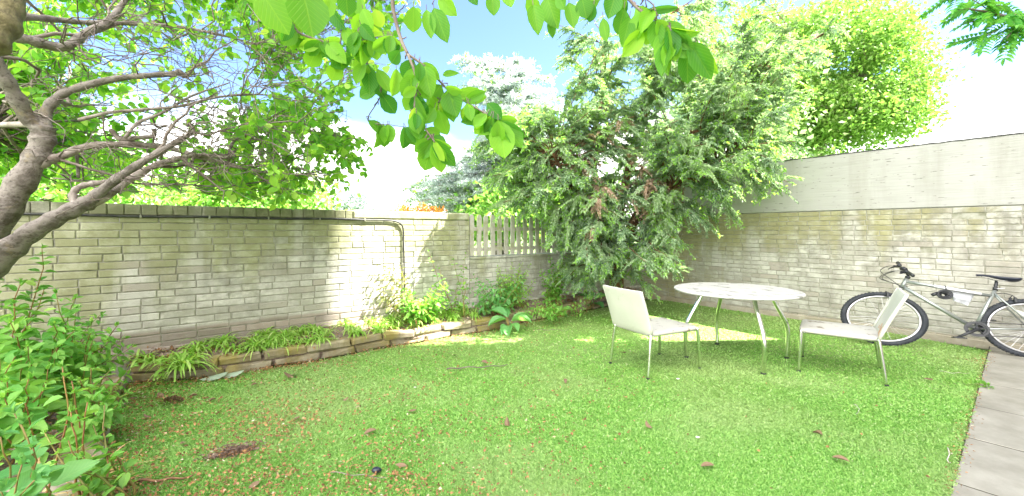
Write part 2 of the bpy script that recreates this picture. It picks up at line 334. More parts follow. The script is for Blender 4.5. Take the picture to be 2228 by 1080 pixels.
M['alu'] = mat('rim_alloy', (0.52, 0.52, 0.54), 0.32, 0.85, noise=((0.5, 0.48, 0.46), 14, 0.5, 0.8))
M['paint'] = mat('frame_paint', (0.33, 0.36, 0.35), 0.30, 0.55, noise=((0.24, 0.26, 0.24), 10, 0.5, 0.8), coat=0.4)
M['black'] = mat('black_plastic', (0.018, 0.02, 0.025), 0.38, noise=((0.05, 0.05, 0.055), 20, 0.5, 0.8))
M['saddle'] = mat('saddle_vinyl', (0.014, 0.018, 0.035), 0.28)
M['cable'] = mat('cable_black', (0.03, 0.03, 0.032), 0.5, noise=((0.09, 0.09, 0.08), 9, 0.5, 0.7))
M['fence'] = mat('weathered_pickets', (0.50, 0.46, 0.43), 0.85, noise=((0.30, 0.31, 0.14), 7, 0.45, 0.7), bump=(40, 0.4, 0.004))
M['dead'] = leafmat('dead_leaf', (0.12, 0.07, 0.04), (0.31, 0.21, 0.13), 0.15, 0.8, tcol=(1, 1, 1))
M['litter'] = leafmat('litter', (0.15, 0.08, 0.04), (0.50, 0.27, 0.12), 0.15, 0.9, c3=(0.66, 0.58, 0.46), tcol=(1, 1, 1))

# procedural concrete of the upper wall
def concretemat():
    m = bpy.data.materials.new('board_marked_concrete'); m.use_nodes = True; t = m.node_tree; n = t.nodes; l = t.links; b = n['Principled BSDF']
    c = n.new('ShaderNodeTexCoord')
    def noi(sc_, sx, sz, det, ro):
        mp_ = n.new('ShaderNodeMapping'); mp_.inputs['Scale'].default_value = (sx, 1, sz); l.new(c.outputs['Object'], mp_.inputs[0])
        q = n.new('ShaderNodeTexNoise'); q.inputs['Scale'].default_value = sc_; q.inputs['Detail'].default_value = det; q.inputs['Roughness'].default_value = ro; l.new(mp_.outputs[0], q.inputs['Vector']); return q.outputs['Fac']
    def ramp(v, lo, hi, a=0, b_=1):
        k = n.new('ShaderNodeMapRange'); k.inputs[1].default_value = lo; k.inputs[2].default_value = hi; k.inputs[3].default_value = a; k.inputs[4].default_value = b_; l.new(v, k.inputs[0]); return k.outputs[0]
    def mix(f, a, b_):
        k = n.new('ShaderNodeMixRGB'); l.new(f, k.inputs[0])
        for i, v in ((1, a), (2, b_)):
            if hasattr(v, 'links'): l.new(v, k.inputs[i])
            else: k.inputs[i].default_value = (*v, 1)
        return k.outputs[0]
    bd = noi(4, 0.5, 9, 6, 0.6); bl = noi(1.1, 1, 1, 6, 0.6); st = noi(2.4, 1, 0.15, 6, 0.6); pit = noi(16, 0.55, 3.0, 3, 0.5)
    col = mix(ramp(bl, 0.35, 0.7), (0.43, 0.425, 0.41), (0.37, 0.365, 0.35))
    col = mix(ramp(bd, 0.45, 0.75, 0, 0.45), col, (0.31, 0.305, 0.28))
    col = mix(ramp(st, 0.50, 0.70, 0, 0.6), col, (0.26, 0.25, 0.21))
    col = mix(ramp(pit, 0.655, 0.68, 0, 0.8), col, (0.12, 0.115, 0.10))
    l.new(col, b.inputs['Base Color']); b.inputs['Roughness'].default_value = 0.85; b.inputs['Specular IOR Level'].default_value = 0.2
    ad = n.new('ShaderNodeMath'); ad.operation = 'SUBTRACT'; l.new(bd, ad.inputs[0]); l.new(ramp(pit, 0.70, 0.75, 0, 1), ad.inputs[1])
    bp = n.new('ShaderNodeBump'); bp.inputs['Strength'].default_value = 0.55; bp.inputs['Distance'].default_value = 0.008; l.new(ad.outputs[0], bp.inputs['Height']); l.new(bp.outputs[0], b.inputs['Normal'])
    return m
M['concrete'] = concretemat()
def patiomat():
    m = mat('patio_slabs', (0.34, 0.325, 0.28), 0.95, spec=0.05, noise=((0.22, 0.21, 0.175), 3.0, 0.35, 0.7), bump=(160, 0.6, 0.003)); return m
M['patio'] = patiomat()
M['soil'] = mat('soil', (0.17, 0.125, 0.10), 0.95, noise=((0.34, 0.27, 0.21), 24, 0.42, 0.62), bump=(40, 1.0, 0.03))
M['grassfar'] = mat('far_grass', (0.10, 0.19, 0.04), 0.95, noise=((0.07, 0.12, 0.03), 0.6, 0.3, 0.7))

# ================================================================== SETTING
dl = np.array([.787, .617, 0]); nl_ = np.array([-.617, .787, 0]); PL = np.array([-3.43, 4.34, 0]); AL = math.atan2(.617, .787)
dr = np.array([.617, -.787, 0]); nr_ = np.array([.787, .617, 0]); PR = np.array([3.0, 8.97, 0]); AR = math.atan2(-.787, .617)
def LW(t, y, z): return PL + dl * t + nl_ * y + np.array([0, 0, z])
def RW(s, y, z): return PR + dr * s + nr_ * y + np.array([0, 0, z])

def sheet(name, pts, z, m, kind='structure', thick=None):
    b = MB(); P = np.array([[x, y, z] for x, y in pts], float)
    if thick:
        n = len(P); Q = P - [0, 0, thick]
        b.add(np.vstack([P, Q]), [[list(range(n))], [[i, i + n, (i + 1) % n + n, (i + 1) % n] for i in range(n)]])
    else: b.add(P, [[list(range(len(P)))]])
    o = b.build(name, m); o['kind'] = kind; return o
sheet('ground', [(-400, -400), (400, -400), (400, 400), (-400, 400)], -0.03, M['grassfar'])

# lawn outline (front foot of the two edgings, right wall, patio edge)
EDG = [(280, 836), (350, 831), (450, 824), (560, 806), (635, 795), (710, 782), (840, 757), (910, 747), (985, 732), (1075, 719), (1140, 703), (1210, 690), (1290, 674)]
EP = catmull([gnd(*p) for p in EDG], 5)
LB = catmull([gnd(232, 1080), gnd(232, 1000), gnd(238, 930), gnd(262, 870), gnd(280, 836)], 4)
LBX = np.vstack([LB[0] + nrm(LB[0] - LB[3]) * 2.2, LB])       # runs on towards the house, outside the frame
cornerbed = [gnd(1290, 674), gnd(1345, 664), gnd(1420, 652)]
pe0 = gnd(2150, 765); pe1 = gnd(2065, 1080); pdir = nrm(pe1 - pe0)
lawnpoly = [tuple(p[:2]) for p in LBX] + [tuple(p[:2]) for p in EP] + [tuple(p[:2]) for p in cornerbed[1:]] + [tuple(RW(s, 0.01, 0)[:2]) for s in (0.05, 1, 2, 3, 3.9)] + [tuple(pe0[:2]), tuple((pe0 + pdir * 8)[:2])]
lawn_mat = mat('artificial_turf', (0.18, 0.34, 0.05), 0.9, noise=((0.26, 0.36, 0.11), 1.1, 0.35, 0.65), bump=(300, 1.0, 0.01))
sheet('artificial_lawn', lawnpoly, 0.0, lawn_mat)

# patio slabs
def patio():
    b = MB(); pn = np.array([-pdir[1], pdir[0], 0]); pn = pn if pn[0] > 0 else -pn     # away from the lawn
    rs = random.Random(3)
    start = -0.828 * 3
    for i in range(14):
        L_ = 0.82
        for j in range(5):
            W_ = 0.86
            c = pe0 + pdir * (start + 0.828 * (i + .5)) + pn * (0.868 * (j + .5) - 0.0)
            if (c[0] * nr_[0] + c[1] * nr_[1]) > 7.895 + 0.35: continue
            z = 0.004 + rs.uniform(-.0008, .0008)
            b.box((c[0], c[1], z - 0.02), (L_ / 2, W_ / 2, 0.03), ax=[pdir, np.cross([0, 0, 1], pdir), [0, 0, 1]], bev=0.006)
    return b.build('patio', M['patio'])
o = patio(); o['kind'] = 'structure'
pn_ = np.array([-pdir[1], pdir[0], 0]); pn_ = pn_ if pn_[0] > 0 else -pn_
sheet('path_bedding', [tuple(q[:2]) for q in (pe0 - pdir * 2.6, pe0 + pdir * 9.2, pe0 + pdir * 9.2 + pn_ * 4.4, pe0 - pdir * 2.6 + pn_ * 4.4)], 0.0115, mat('joint_dirt', (0.06, 0.055, 0.04), .95, spec=0.05))

# soil of the beds, raised behind the edging
def strip(name, A, B, za, zb, m, nrow=7, seed=0, amp=0.02):
    A = np.asarray(A); B = np.asarray(B); r = np.random.default_rng(seed); V = []
    for i in range(len(A)):
        for k in range(nrow):
            u = k / (nrow - 1); p = A[i] * (1 - u) + B[i] * u; V.append([p[0], p[1], za + (zb - za) * u + r.uniform(-amp, amp)])
    F = [[i * nrow + k, i * nrow + k + 1, (i + 1) * nrow + k + 1, (i + 1) * nrow + k] for i in range(len(A) - 1) for k in range(nrow - 1)]
    b = MB(); b.add(V, [F]); o = b.build(name, m, smooth=True); o['kind'] = 'structure'; return o
def perp_off(P, d):
    T = nrm(np.gradient(P, axis=0)); return P + np.stack([-T[:, 1], T[:, 0], 0 * T[:, 0]], -1) * d
EPd = catmull([gnd(*p) for p in EDG] + [gnd(1345, 664), gnd(1400, 655)], 8)
back_ = np.array([LW(max(-0.2, float((p - PL) @ dl)) + 0.0, 0.01, 0) for p in EPd])
strip('bed_soil', perp_off(EPd, 0.02), back_, 0.13, 0.27, M['soil'], 9, 1, 0.018)
LBs = catmull([LBX[0], LBX[1], LBX[4], LBX[8], LBX[-1]], 10)
bl2 = np.array([[p[0] - 3.2, p[1] + 0.9, 0] for p in LBs])
strip('side_bed_soil', LBs + np.array([-0.03, 0, 0]), bl2, 0.06, 0.16, M['soil'], 14, 2, 0.02)

# ------------------------------------------------------------------ brick walls
def bricks(b, x0, x1, z0, z1, L=0.29, H=0.075, gx=0.010, gz=0.009, seed=0, flemish=0.0, keep=None, jit=0.0028, soldier=False):
    r = random.Random(seed); nc = int(round((z1 - z0) / H)); Vs = []; Fq = []
    for c in range(nc):
        z = z0 + c * H; x = x0 - (L * 0.5 if c % 2 else 0) - r.uniform(0, .03)
        while x < x1:
            l_ = L if (soldier or r.random() > flemish) else L * 0.5
            l_ *= r.uniform(0.985, 1.015)
            a, e = max(x, x0), min(x + l_, x1)
            if e - a > 0.04 and (keep is None or keep((a + e) / 2, z + H / 2)):
                d = r.uniform(-.003, .0035) + (.007 if r.random() < .02 else 0); bv = r.uniform(.003, .007); n = len(Vs)
                q = [(a + gx / 2, z + gz / 2), (e - gx / 2, z + gz / 2), (e - gx / 2, z + H - gz / 2), (a + gx / 2, z + H - gz / 2)]
                for (X, Z) in q: Vs.append((X + r.uniform(-jit, jit), 0.016, Z + r.uniform(-jit, jit)))
                for k, (X, Z) in enumerate(q): Vs.append((X + r.uniform(-jit, jit), 0.004 + d, Z + r.uniform(-jit, jit)))
                cx_ = sum(p[0] for p in q) / 4; cz_ = sum(p[1] for p in q) / 4
                for (X, Z) in q: Vs.append((X + math.copysign(bv, cx_ - X), d, Z + math.copysign(bv, cz_ - Z)))
                for rr in (0, 4):
                    for k in range(4): Fq.append([n + rr + k, n + rr + (k + 1) % 4, n + rr + 4 + (k + 1) % 4, n + rr + 4 + k])
                Fq.append([n + 8, n + 9, n + 10, n + 11])
            x += l_
    b.add(Vs, [Fq])
TE = 3.526
lw = empty('brick_wall', PL, 'long white-painted brick garden wall streaked with green, black cable along its top', 'wall', rz=AL)
b = MB(); bricks(b, -4.2, TE, 0.175, 1.60, seed=1, flemish=0.25); bricks(b, TE, 7.9, 0.175, 1.0, seed=2, flemish=0.25)
b.build('brickwork', M['brickL'], lw, local=True)
b = MB(); b.box(((TE - 4.2) / 2, 0.13, 0.78), ((TE + 4.2) / 2, 0.1205, 0.82)); b.box(((TE + 7.98) / 2 + .001, 0.13, 0.48), ((7.96 - TE) / 2, 0.1205, 0.519))
b.build('mortar', M['mortar'], lw, local=True)
b = MB(); bricks(b, -4.2, 1.75, 1.602, 1.712, L=0.122, H=0.11, seed=4, soldier=True, jit=0.005)
b.box(((1.75 - 4.2) / 2, 0.13, 1.655), ((1.75 + 4.2) / 2, 0.118, 0.053), bev=0.006)
b.build('coping', M['coping'], lw, local=True)
b = MB(); b.box(((1.752 + TE) / 2, 0.128, 1.66), ((TE - 1.752) / 2, 0.135, 0.058), bev=0.02); b.box(((TE + 7.9) / 2, 0.128, 1.018), ((7.9 - TE) / 2, 0.14, 0.018), bev=0.006)
b.build('rendered_cap', M['brickL'], lw, local=True)
b = MB(); b.box((2.0, 0.02, 0.24), (6.0, 0.045, 0.035), bev=0.01); b.build('plinth', M['brickL'], lw, local=True)

rw = empty('boundary_wall', PR, 'tall right-hand wall, painted brick below and pale board-marked concrete above', 'wall', rz=AR)
b = MB(); bricks(b, -0.34, 8.5, -0.05, 1.755, seed=11, flemish=0.3); b.build('brickwork', M['brickR'], rw, local=True)
b = MB(); b.box((4.08, 0.155, 0.86), (4.42, 0.145, 0.893)); b.build('mortar', M['mortar'], rw, local=True)
b = MB(); b.box((4.08, 0.150, 2.185), (4.42, 0.156, 0.427), bev=0.008); b.build('concrete_panel', M['concrete'], rw, local=True)
b = MB(); Vc = []; kx = np.linspace(-.34, 8.5, 90); rr_ = np.random.default_rng(9)
for x in kx:
    j1, j2 = rr_.uniform(-.006, .006), rr_.uniform(-.004, .006); Vc += [(x, -.012 + j1, 2.606 + j2), (x, -.012 + j1, 2.622 + j2), (x, .312, 2.622 + j2), (x, .312, 2.613)]
b.add(Vc, [[[i * 4 + j, i * 4 + 4 + j, i * 4 + 4 + (j + 1) % 4, i * 4 + (j + 1) % 4] for i in range(89) for j in range(4)]]); b.build('capping_felt', M['cable'], rw, local=True)
b = MB(); b.box((4.08, 0.008, 0.02), (4.42, 0.02, 0.055), bev=0.01); b.build('plinth', M['brickR'], rw, local=True)

# black cable pinned under the coping
def cab():
    P = [LW(t, -0.016, 1.592 + 0.004 * math.sin(t * 5)) for t in np.linspace(-4.0, 1.75, 24)]
    P += [LW(t, -0.018, 1.588 + 0.003 * math.sin(t * 7)) for t in (1.9, 2.05, 2.2)] + [LW(2.32, -0.02, 1.575), LW(2.40, -0.02, 1.535), LW(2.43, -0.02, 1.45), LW(2.435, -0.02, 1.2), LW(2.445, -0.02, 0.9), LW(2.45, -0.02, 0.6), LW(2.455, -0.02, 0.26)]
    b = MB(); b.tube(catmull(P, 4), 0.012, 8); cb = b.build('wall_cable', M['cable'], smooth=True, base=P[0])
    tag(cb, 'black cable pinned along the white brick wall and bending down to the bed', 'cable')
    for t in np.arange(-3.6, 2.2, 0.55):
        c = MB(); c.box(LW(t, -0.012, 1.592), (0.008, 0.017, 0.016), ax=[dl, nl_, [0, 0, 1]], bev=0.003); c.build('cable_clip', M['mortar'], cb)
cab()

# ------------------------------------------------------------------ picket fence on the low wall
pf = empty('picket_fence', LW(TE, 0.1, 1.036), 'weathered grey picket fence standing on the low end of the white brick wall', 'fence')
for z in (1.475, 1.15):
    c = MB(); c.box(LW((TE + 7.8) / 2, 0.085, z), ((7.8 - TE) / 2 - .02, 0.022, 0.03), ax=[dl, nl_, [0, 0, 1]], bev=0.004); c.build('rail', M['fence'], pf)
rs = random.Random(5); t = TE + 0.06
while t < 7.7:
    wd = 0.040; a = t + rs.uniform(-.006, .006); top = 1.70 + rs.uniform(-.02, .012); z0 = 1.05; c = MB()
    pr = [(-wd, z0), (wd, z0), (wd, top - .05), (wd * .55, top - .008), (0, top), (-wd * .55, top - .008), (-wd, top - .05)]; n = len(pr); tl = rs.uniform(-.012, .012)
    Fv = [LW(a + x + tl * (z - z0), 0.128 if 0 else 0.036, z) for x, z in pr]; Bv = [LW(a + x + tl * (z - z0), 0.058, z) for x, z in pr]
    c.add(np.vstack([Fv, Bv]), [[list(range(n))], [list(range(2 * n - 1, n - 1, -1))], [[i, i + n, (i + 1) % n + n, (i + 1) % n] for i in range(n)]])
    c.build('picket', M['fence'], pf); t += 0.137
for t in (TE + 2.1, 7.75):
    c = MB(); c.box(LW(t, 0.16, 1.38), (0.05, 0.05, 0.343), ax=[dl, nl_, [0, 0, 1]], bev=0.006); c.build('post', M['fence'], pf)

# ------------------------------------------------------------------ edging of the beds
def edging(name, P, label, courses, L, h, wdt, seed, zoff=0.0, skip=0.0):
    root = empty(name, P[0], label, 'edging'); r = random.Random(seed)
    seg = np.linalg.norm(np.diff(P, axis=0), axis=1); cum = np.concatenate([[0], np.cumsum(seg)])
    def pt(s): return np.array([np.interp(s, cum, P[:, k]) for k in range(3)])
    allb = MB()
    for c in range(courses):
        s = r.uniform(-.15, 0) if c % 2 else 0.0
        while s < cum[-1] - 0.05:
            l_ = L * r.uniform(.85, 1.12); a = max(s, 0); e = min(s + l_, cum[-1])
            if e - a > .06:
                p0, p1 = pt(a), pt(e); d = nrm(p1 - p0); n = np.array([-d[1], d[0], 0])
                ang = r.uniform(-.03, .03); d = d * math.cos(ang) + n * math.sin(ang); n = np.array([-d[1], d[0], 0])
                tz = r.uniform(-.04, .04) if c == courses - 1 else 0
                cen = (p0 + p1) / 2 + n * (wdt / 2 + r.uniform(-.012, .02)) + np.array([0, 0, h * (c + .5) + zoff + r.uniform(-.004, .004)])
                m = MB(); m.box((0, 0, 0), (np.linalg.norm(p1 - p0) / 2 - 0.009, wdt / 2, h / 2 - 0.006), bev=0.014)
                V = m.V[0] + np.array([[r.uniform(-.011, .011) for _ in range(3)] for _ in m.V[0]])
                V = V @ np.array([d, n, [0, 0, 1.0]]) + cen; V[:, 2] += (V - cen) @ d * tz
                allb.n0 = allb.n; allb.add(V, [np.vstack(f) for f in m.F.values()])
            s += l_
    allb.build('stonework', M['edge'], root)
    mo = MB(); Q = perp_off(P, wdt * .55); mo.tube(Q + np.array([0, 0, courses * h * .40 + zoff - .01]), courses * h * .36, 8); mo.build('mortar', M['soil'], root)
    return root
edging('brick_edging', EP, 'low two-course brick edging with mossy top holding the bed along the white wall', 2, 0.43, 0.092, 0.17, 21)
edging('stone_edging', LBX, 'single course of flat stone edging beside the left shrub bed', 1, 0.30, 0.10, 0.22, 22)
edging('low_edging', catmull([gnd(1290, 672), gnd(1345, 662), gnd(1405, 653)], 5), 'short sunken row of edging bricks under the yew tree', 1, 0.28, 0.05, 0.14, 23)

# the neighbouring house that shades the garden (behind the right wall, outside the frame)
hs = empty('house', (14, -3, 0), 'tall brick house beside the garden', 'house')
b = MB(); b.box((16.2, -6, 9.2), (8.0, 11.83, 9.2)); b.build('wall', mat('house_brick', (0.34, 0.27, 0.21), 0.9, noise=((0.25, 0.19, 0.15), 3, .4, .6)), hs)
b = MB(); b.box((16.2, -6, 18.5), (8.3, 12.0, 0.12)); b.build('roof', M['cable'], hs)
#%%PART2
# ================================================================== FURNITURE
def chair(label, cen, face, wd, dp, seed, lean=0.15, hb=0.86):
    """seat at 0.445; u = to the front, v = to the left"""
    cen = np.array([cen[0], cen[1], 0.0]); u = np.array([face[0], face[1], 0.0]); u = nrm(u); v = np.array([-u[1], u[0], 0]); Z = np.array([0, 0, 1.0])
    root = empty('garden_chair', cen, label, 'chair', 'white chairs at the round table')
    def P(a, b_, z): return cen + u * a + v * b_ + Z * z
    hd, hw = dp / 2, wd / 2
    # seat: a padded slab with soft rim, slightly sagging
    n = 14; V = []; 
    for k, (zz, ins) in enumerate(((0.412, 0.014), (0.418, 0.0), (0.436, 0.0), (0.446, 0.012))):
        for i in range(n * 4):
            q = i / (n * 4) * 4; s_ = int(q); f = q - s_
            cx = [(-1, -1), (1, -1), (1, 1), (-1, 1)][s_]; nx_ = [(1, -1), (1, 1), (-1, 1), (-1, -1)][s_]
            x = cx[0] * (1 - f) + nx_[0] * f; y = cx[1] * (1 - f) + nx_[1] * f
            l_ = (abs(x) ** 10 + abs(y) ** 10) ** .1; x /= l_; y /= l_
            V.append(P(x * (hd - ins), y * (hw - ins), zz + (0.006 * (x > 0.9) - 0.006)))
    m = n * 4; F = [[k * m + i, k * m + (i + 1) % m, (k + 1) * m + (i + 1) % m, (k + 1) * m + i] for k in range(3) for i in range(m)]
    c = MB(); V = np.array(V); top = V[3 * m:]; cc = P(0, 0, 0.438); inner = cc + (top - cc) * 0.5; inner[:, 2] = 0.434
    V = np.vstack([V, inner, [cc - Z * .008], [P(0, 0, .412)]]); k4 = 4 * m
    F += [[3 * m + i, 3 * m + (i + 1) % m, k4 + (i + 1) % m, k4 + i] for i in range(m)]
    T_ = [[k4 + i, k4 + (i + 1) % m, k4 + m] for i in range(m)] + [[(i + 1) % m, i, k4 + m + 1] for i in range(m)]
    c.add(V, [F, T_]); st = c.build('seat', M['seatdirt'], root, smooth=True)
    # backrest: gently bowed panel with edge welts
    nb, nh = 9, 9; Fr = []; Bk = []
    for j in range(nh):
        h = j / (nh - 1); z = 0.425 + (hb - 0.425) * h; ln = -hd - lean * h ** 1.1 + 0.012
        for i in range(nb):
            y = -1 + 2 * i / (nb - 1); bow = 0.018 * (1 - y * y) * math.sin(math.pi * min(1, h + .2))
            Fr.append(P(ln - bow + 0.010, y * (hw - .002), z + .004 * y * y)); Bk.append(P(ln - bow - 0.014, y * (hw - .002), z + .004 * y * y))
    nn = nb * nh; F = []
    for j in range(nh - 1):
        for i in range(nb - 1):
            a = j * nb + i; F += [[a, a + 1, a + nb + 1, a + nb], [nn + a + 1, nn + a, nn + a + nb, nn + a + nb + 1]]
    per = [i for i in range(nb)] + [j * nb + nb - 1 for j in range(1, nh)] + [(nh - 1) * nb + i for i in range(nb - 2, -1, -1)] + [j * nb for j in range(nh - 2, 0, -1)]
    F += [[per[(i + 1) % len(per)], per[i], per[i] + nn, per[(i + 1) % len(per)] + nn] for i in range(len(per))]
    c = MB(); c.add(np.vstack([Fr, Bk]), [F]); bk = c.build('backrest', M['backdirt'], root, smooth=True)
    md = bk.modifiers.new('edge', 'BEVEL'); md.width = 0.005; md.segments = 2; md.limit_method = 'ANGLE'; md.angle_limit = R(50)
    for sgn in (-1, 1):
        w_ = MB()
        pts = [P(-hd - lean * h ** 1.1 + 0.012 + 0.004, sgn * (hw + .001), 0.425 + (hb - 0.43) * h) for h in np.linspace(0, 1, 8)]
        w_.tube(pts, 0.014, 8)
        pts = [P(-hd - lean * h ** 1.1 + 0.012 + 0.012, sgn * (hw - .055), 0.43 + (hb - 0.44) * h) for h in np.linspace(0, 1, 8)]
        w_.tube(pts, 0.0035, 5)
        w_.build('seam', M['white'], bk, smooth=True)
    for a, s_ in ((1, 1), (1, -1), (-1, 1), (-1, -1)):
        c = MB(); sp_ = 0.02 if a > 0 else -0.055
        pts = [P(a * (hd - .02), s_ * (hw - .018), 0.435), P(a * (hd - .02) + a * abs(sp_) * .25, s_ * (hw - .012), 0.33), P(a * (hd - .02) + a * abs(sp_) * .6, s_ * (hw - .006), 0.17), P(a * (hd - .02) + a * abs(sp_), s_ * hw, 0.004)]
        c.tube(catmull(pts, 5), 0.0165, 12); lg = c.build('leg', M['chrome'], root, smooth=True)
        c = MB(); c.tube([pts[-1] + Z * .012, pts[-1] - Z * .003], 0.0185, 10); c.build('foot_cap', M['black'], lg)
    c = MB()
    for s_ in (-1, 1): c.tube([P(-hd + .03, s_ * (hw - .03), .405), P(hd - .03, s_ * (hw - .03), .405)], 0.010, 8)
    for a in (-1, 1): c.tube([P(a * (hd - .04), -hw + .03, .403), P(a * (hd - .04), hw - .03, .403)], 0.010, 8)
    c.build('seat_frame', M['chrome'], root, smooth=True)
    return root
def dirtmat(name, base, spots, scale, lo, hi, sc2=None, rust=None):
    m = bpy.data.materials.new(name); m.use_nodes = True; t = m.node_tree; n = t.nodes; l = t.links; b = n['Principled BSDF']; c = n.new('ShaderNodeTexCoord')
    def noi(s_, det, off):
        mp_ = n.new('ShaderNodeMapping'); mp_.inputs['Location'].default_value = (off, off, off); l.new(c.outputs['Object'], mp_.inputs[0]); q = n.new('ShaderNodeTexNoise'); q.inputs['Scale'].default_value = s_; q.inputs['Detail'].default_value = det; q.inputs['Roughness'].default_value = .6; l.new(mp_.outputs[0], q.inputs['Vector']); return q.outputs['Fac']
    def rmp(v, a, b_, c_=0, d=1):
        k = n.new('ShaderNodeMapRange'); k.inputs[1].default_value = a; k.inputs[2].default_value = b_; k.inputs[3].default_value = c_; k.inputs[4].default_value = d; l.new(v, k.inputs[0]); return k.outputs[0]
    def mix(f, a, b_):
        k = n.new('ShaderNodeMixRGB'); l.new(f, k.inputs[0])
        for i, v in ((1, a), (2, b_)):
            if hasattr(v, 'links'): l.new(v, k.inputs[i])
            else: k.inputs[i].default_value = (*v, 1)
        return k.outputs[0]
    col = mix(rmp(noi(3, 6, 1), .4, .7, 0, .6), base, tuple(x * .86 for x in base))
    col = mix(rmp(noi(scale, 5, 4), lo, hi, 0, .85), col, spots)
    if rust: col = mix(rmp(noi(6, 6, 9), .66, .72, 0, .8), col, rust)
    col = mix(rmp(noi(90, 3, 2), .66, .74, 0, .5), col, (0.25, 0.22, 0.17))
    l.new(col, b.inputs['Base Color']); b.inputs['Roughness'].default_value = .6; b.inputs['Specular IOR Level'].default_value = .12
    bp = n.new('ShaderNodeBump'); bp.inputs['Strength'].default_value = .2; bp.inputs['Distance'].default_value = .002; l.new(noi(70, 3, 0), bp.inputs['Height']); l.new(bp.outputs[0], b.inputs['Normal'])
    return m
M['seatdirt'] = dirtmat('soiled_white_seat', (0.48, 0.465, 0.42), (0.17, 0.14, 0.095), 9, .575, .64, rust=(0.50, 0.27, 0.15))
M['backdirt'] = dirtmat('white_backrest', (0.60, 0.605, 0.53), (0.44, 0.43, 0.35), 8, .62, .74)
M['tabletop'] = dirtmat('weathered_white_tabletop', (0.47, 0.465, 0.44), (0.20, 0.195, 0.17), 8, .565, .62)
chair('white leatherette chair on chrome legs left of the round table, its back to the bed', (1.54, 4.51), (.897, .443), 0.56, 0.69, 1, lean=.14)
rc = chair('white chair with rusty stained backrest, right of the table and in front of the bicycle', (3.39, 4.375), (-.795, .606), 0.62, 0.64, 2, lean=.19)
# peeling patch at the foot of the right chair's backrest
def patch():
    c = MB(); u = nrm(np.array([-.795, .606, 0])); v = np.array([-u[1], u[0], 0]); cen = np.array([3.39, 4.375, 0]); r = random.Random(4)
    for (b0, z0, s0) in ((0.18, 0.50, .06), (0.235, 0.48, .05), (0.10, .52, .04), (0.28, .47, .035), (0.02, .50, .03)):
        n = 10; V = []
        for k in range(n):
            a = k / n * 2 * math.pi; rr = s0 * r.uniform(.6, 1.1); z = z0 + rr * .8 * math.sin(a); h = (z - .425) / (.435)
            V.append(cen + u * (-.32 - .19 * max(h, 0) ** 1.1 + .0255) + v * (b0 + rr * math.cos(a)) + np.array([0, 0, z]))
        c.add(V, [[list(range(n))]])
    c.build('peeling_patch', mat('rusty_patch', (0.50, 0.24, 0.12), .9, noise=((0.62, 0.45, 0.30), 30, .4, .6)), [k for k in rc.children if k.name.startswith('backrest')][0])
patch()

def table():
    cx, cy, Rr = 2.555, 4.80, 0.66; cen = np.array([cx, cy, 0.0])
    root = empty('garden_table', cen, 'round white garden table on four bowed chrome legs', 'table')
    prof = [(0.0, .752), (Rr - .03, .752), (Rr - .008, .756), (Rr, .766), (Rr - .003, .775), (Rr - .012, .780), (Rr - .06, .781), (0.0, .781)]
    n = 96; V = []; F = []
    for i in range(n):
        a = i / n * 2 * math.pi
        for (r_, z) in prof[1:-1]: V.append((cx + r_ * math.cos(a), cy + r_ * math.sin(a), z))
    k = len(prof) - 2
    for i in range(n):
        for j in range(k - 1): F.append([i * k + j, ((i + 1) % n) * k + j, ((i + 1) % n) * k + j + 1, i * k + j + 1])
    V += [(cx, cy, .752), (cx, cy, .781)]; T_ = []
    for i in range(n): T_ += [[((i + 1) % n) * k, i * k, n * k], [i * k + k - 1, ((i + 1) % n) * k + k - 1, n * k + 1]]
    c = MB(); c.add(V, [F, T_]); tp = c.build('tabletop', M['tabletop'], root, smooth=True)
    md = tp.modifiers.new('n', 'WEIGHTED_NORMAL') if False else None
    for ang in (180, 268, 357, 84):
        d = np.array([math.cos(R(ang)), math.sin(R(ang)), 0])
        pts = [cen + d * r_ + np.array([0, 0, z]) for r_, z in ((.385, .75), (.42, .66), (.505, .50), (.555, .40), (.575, .30), (.572, .15), (.56, .004))]
        c = MB(); c.tube(catmull(pts, 5), 0.0225, 14); lg = c.build('leg', M['chrome'], root, smooth=True)
        c = MB(); c.tube([pts[-1] + np.array([0, 0, .012]), pts[-1] + np.array([0, 0, -.004])], .026, 12); c.build('foot_cap', M['black'], lg)
    c = MB(); c.tube([cen + np.array([-.4, 0, .742]), cen + np.array([.4, 0, .742])], .014, 8); c.tube([cen + np.array([0, -.4, .740]), cen + np.array([0, .4, .740])], .014, 8)
    c.build('cross_frame', M['chrome'], root)
table()

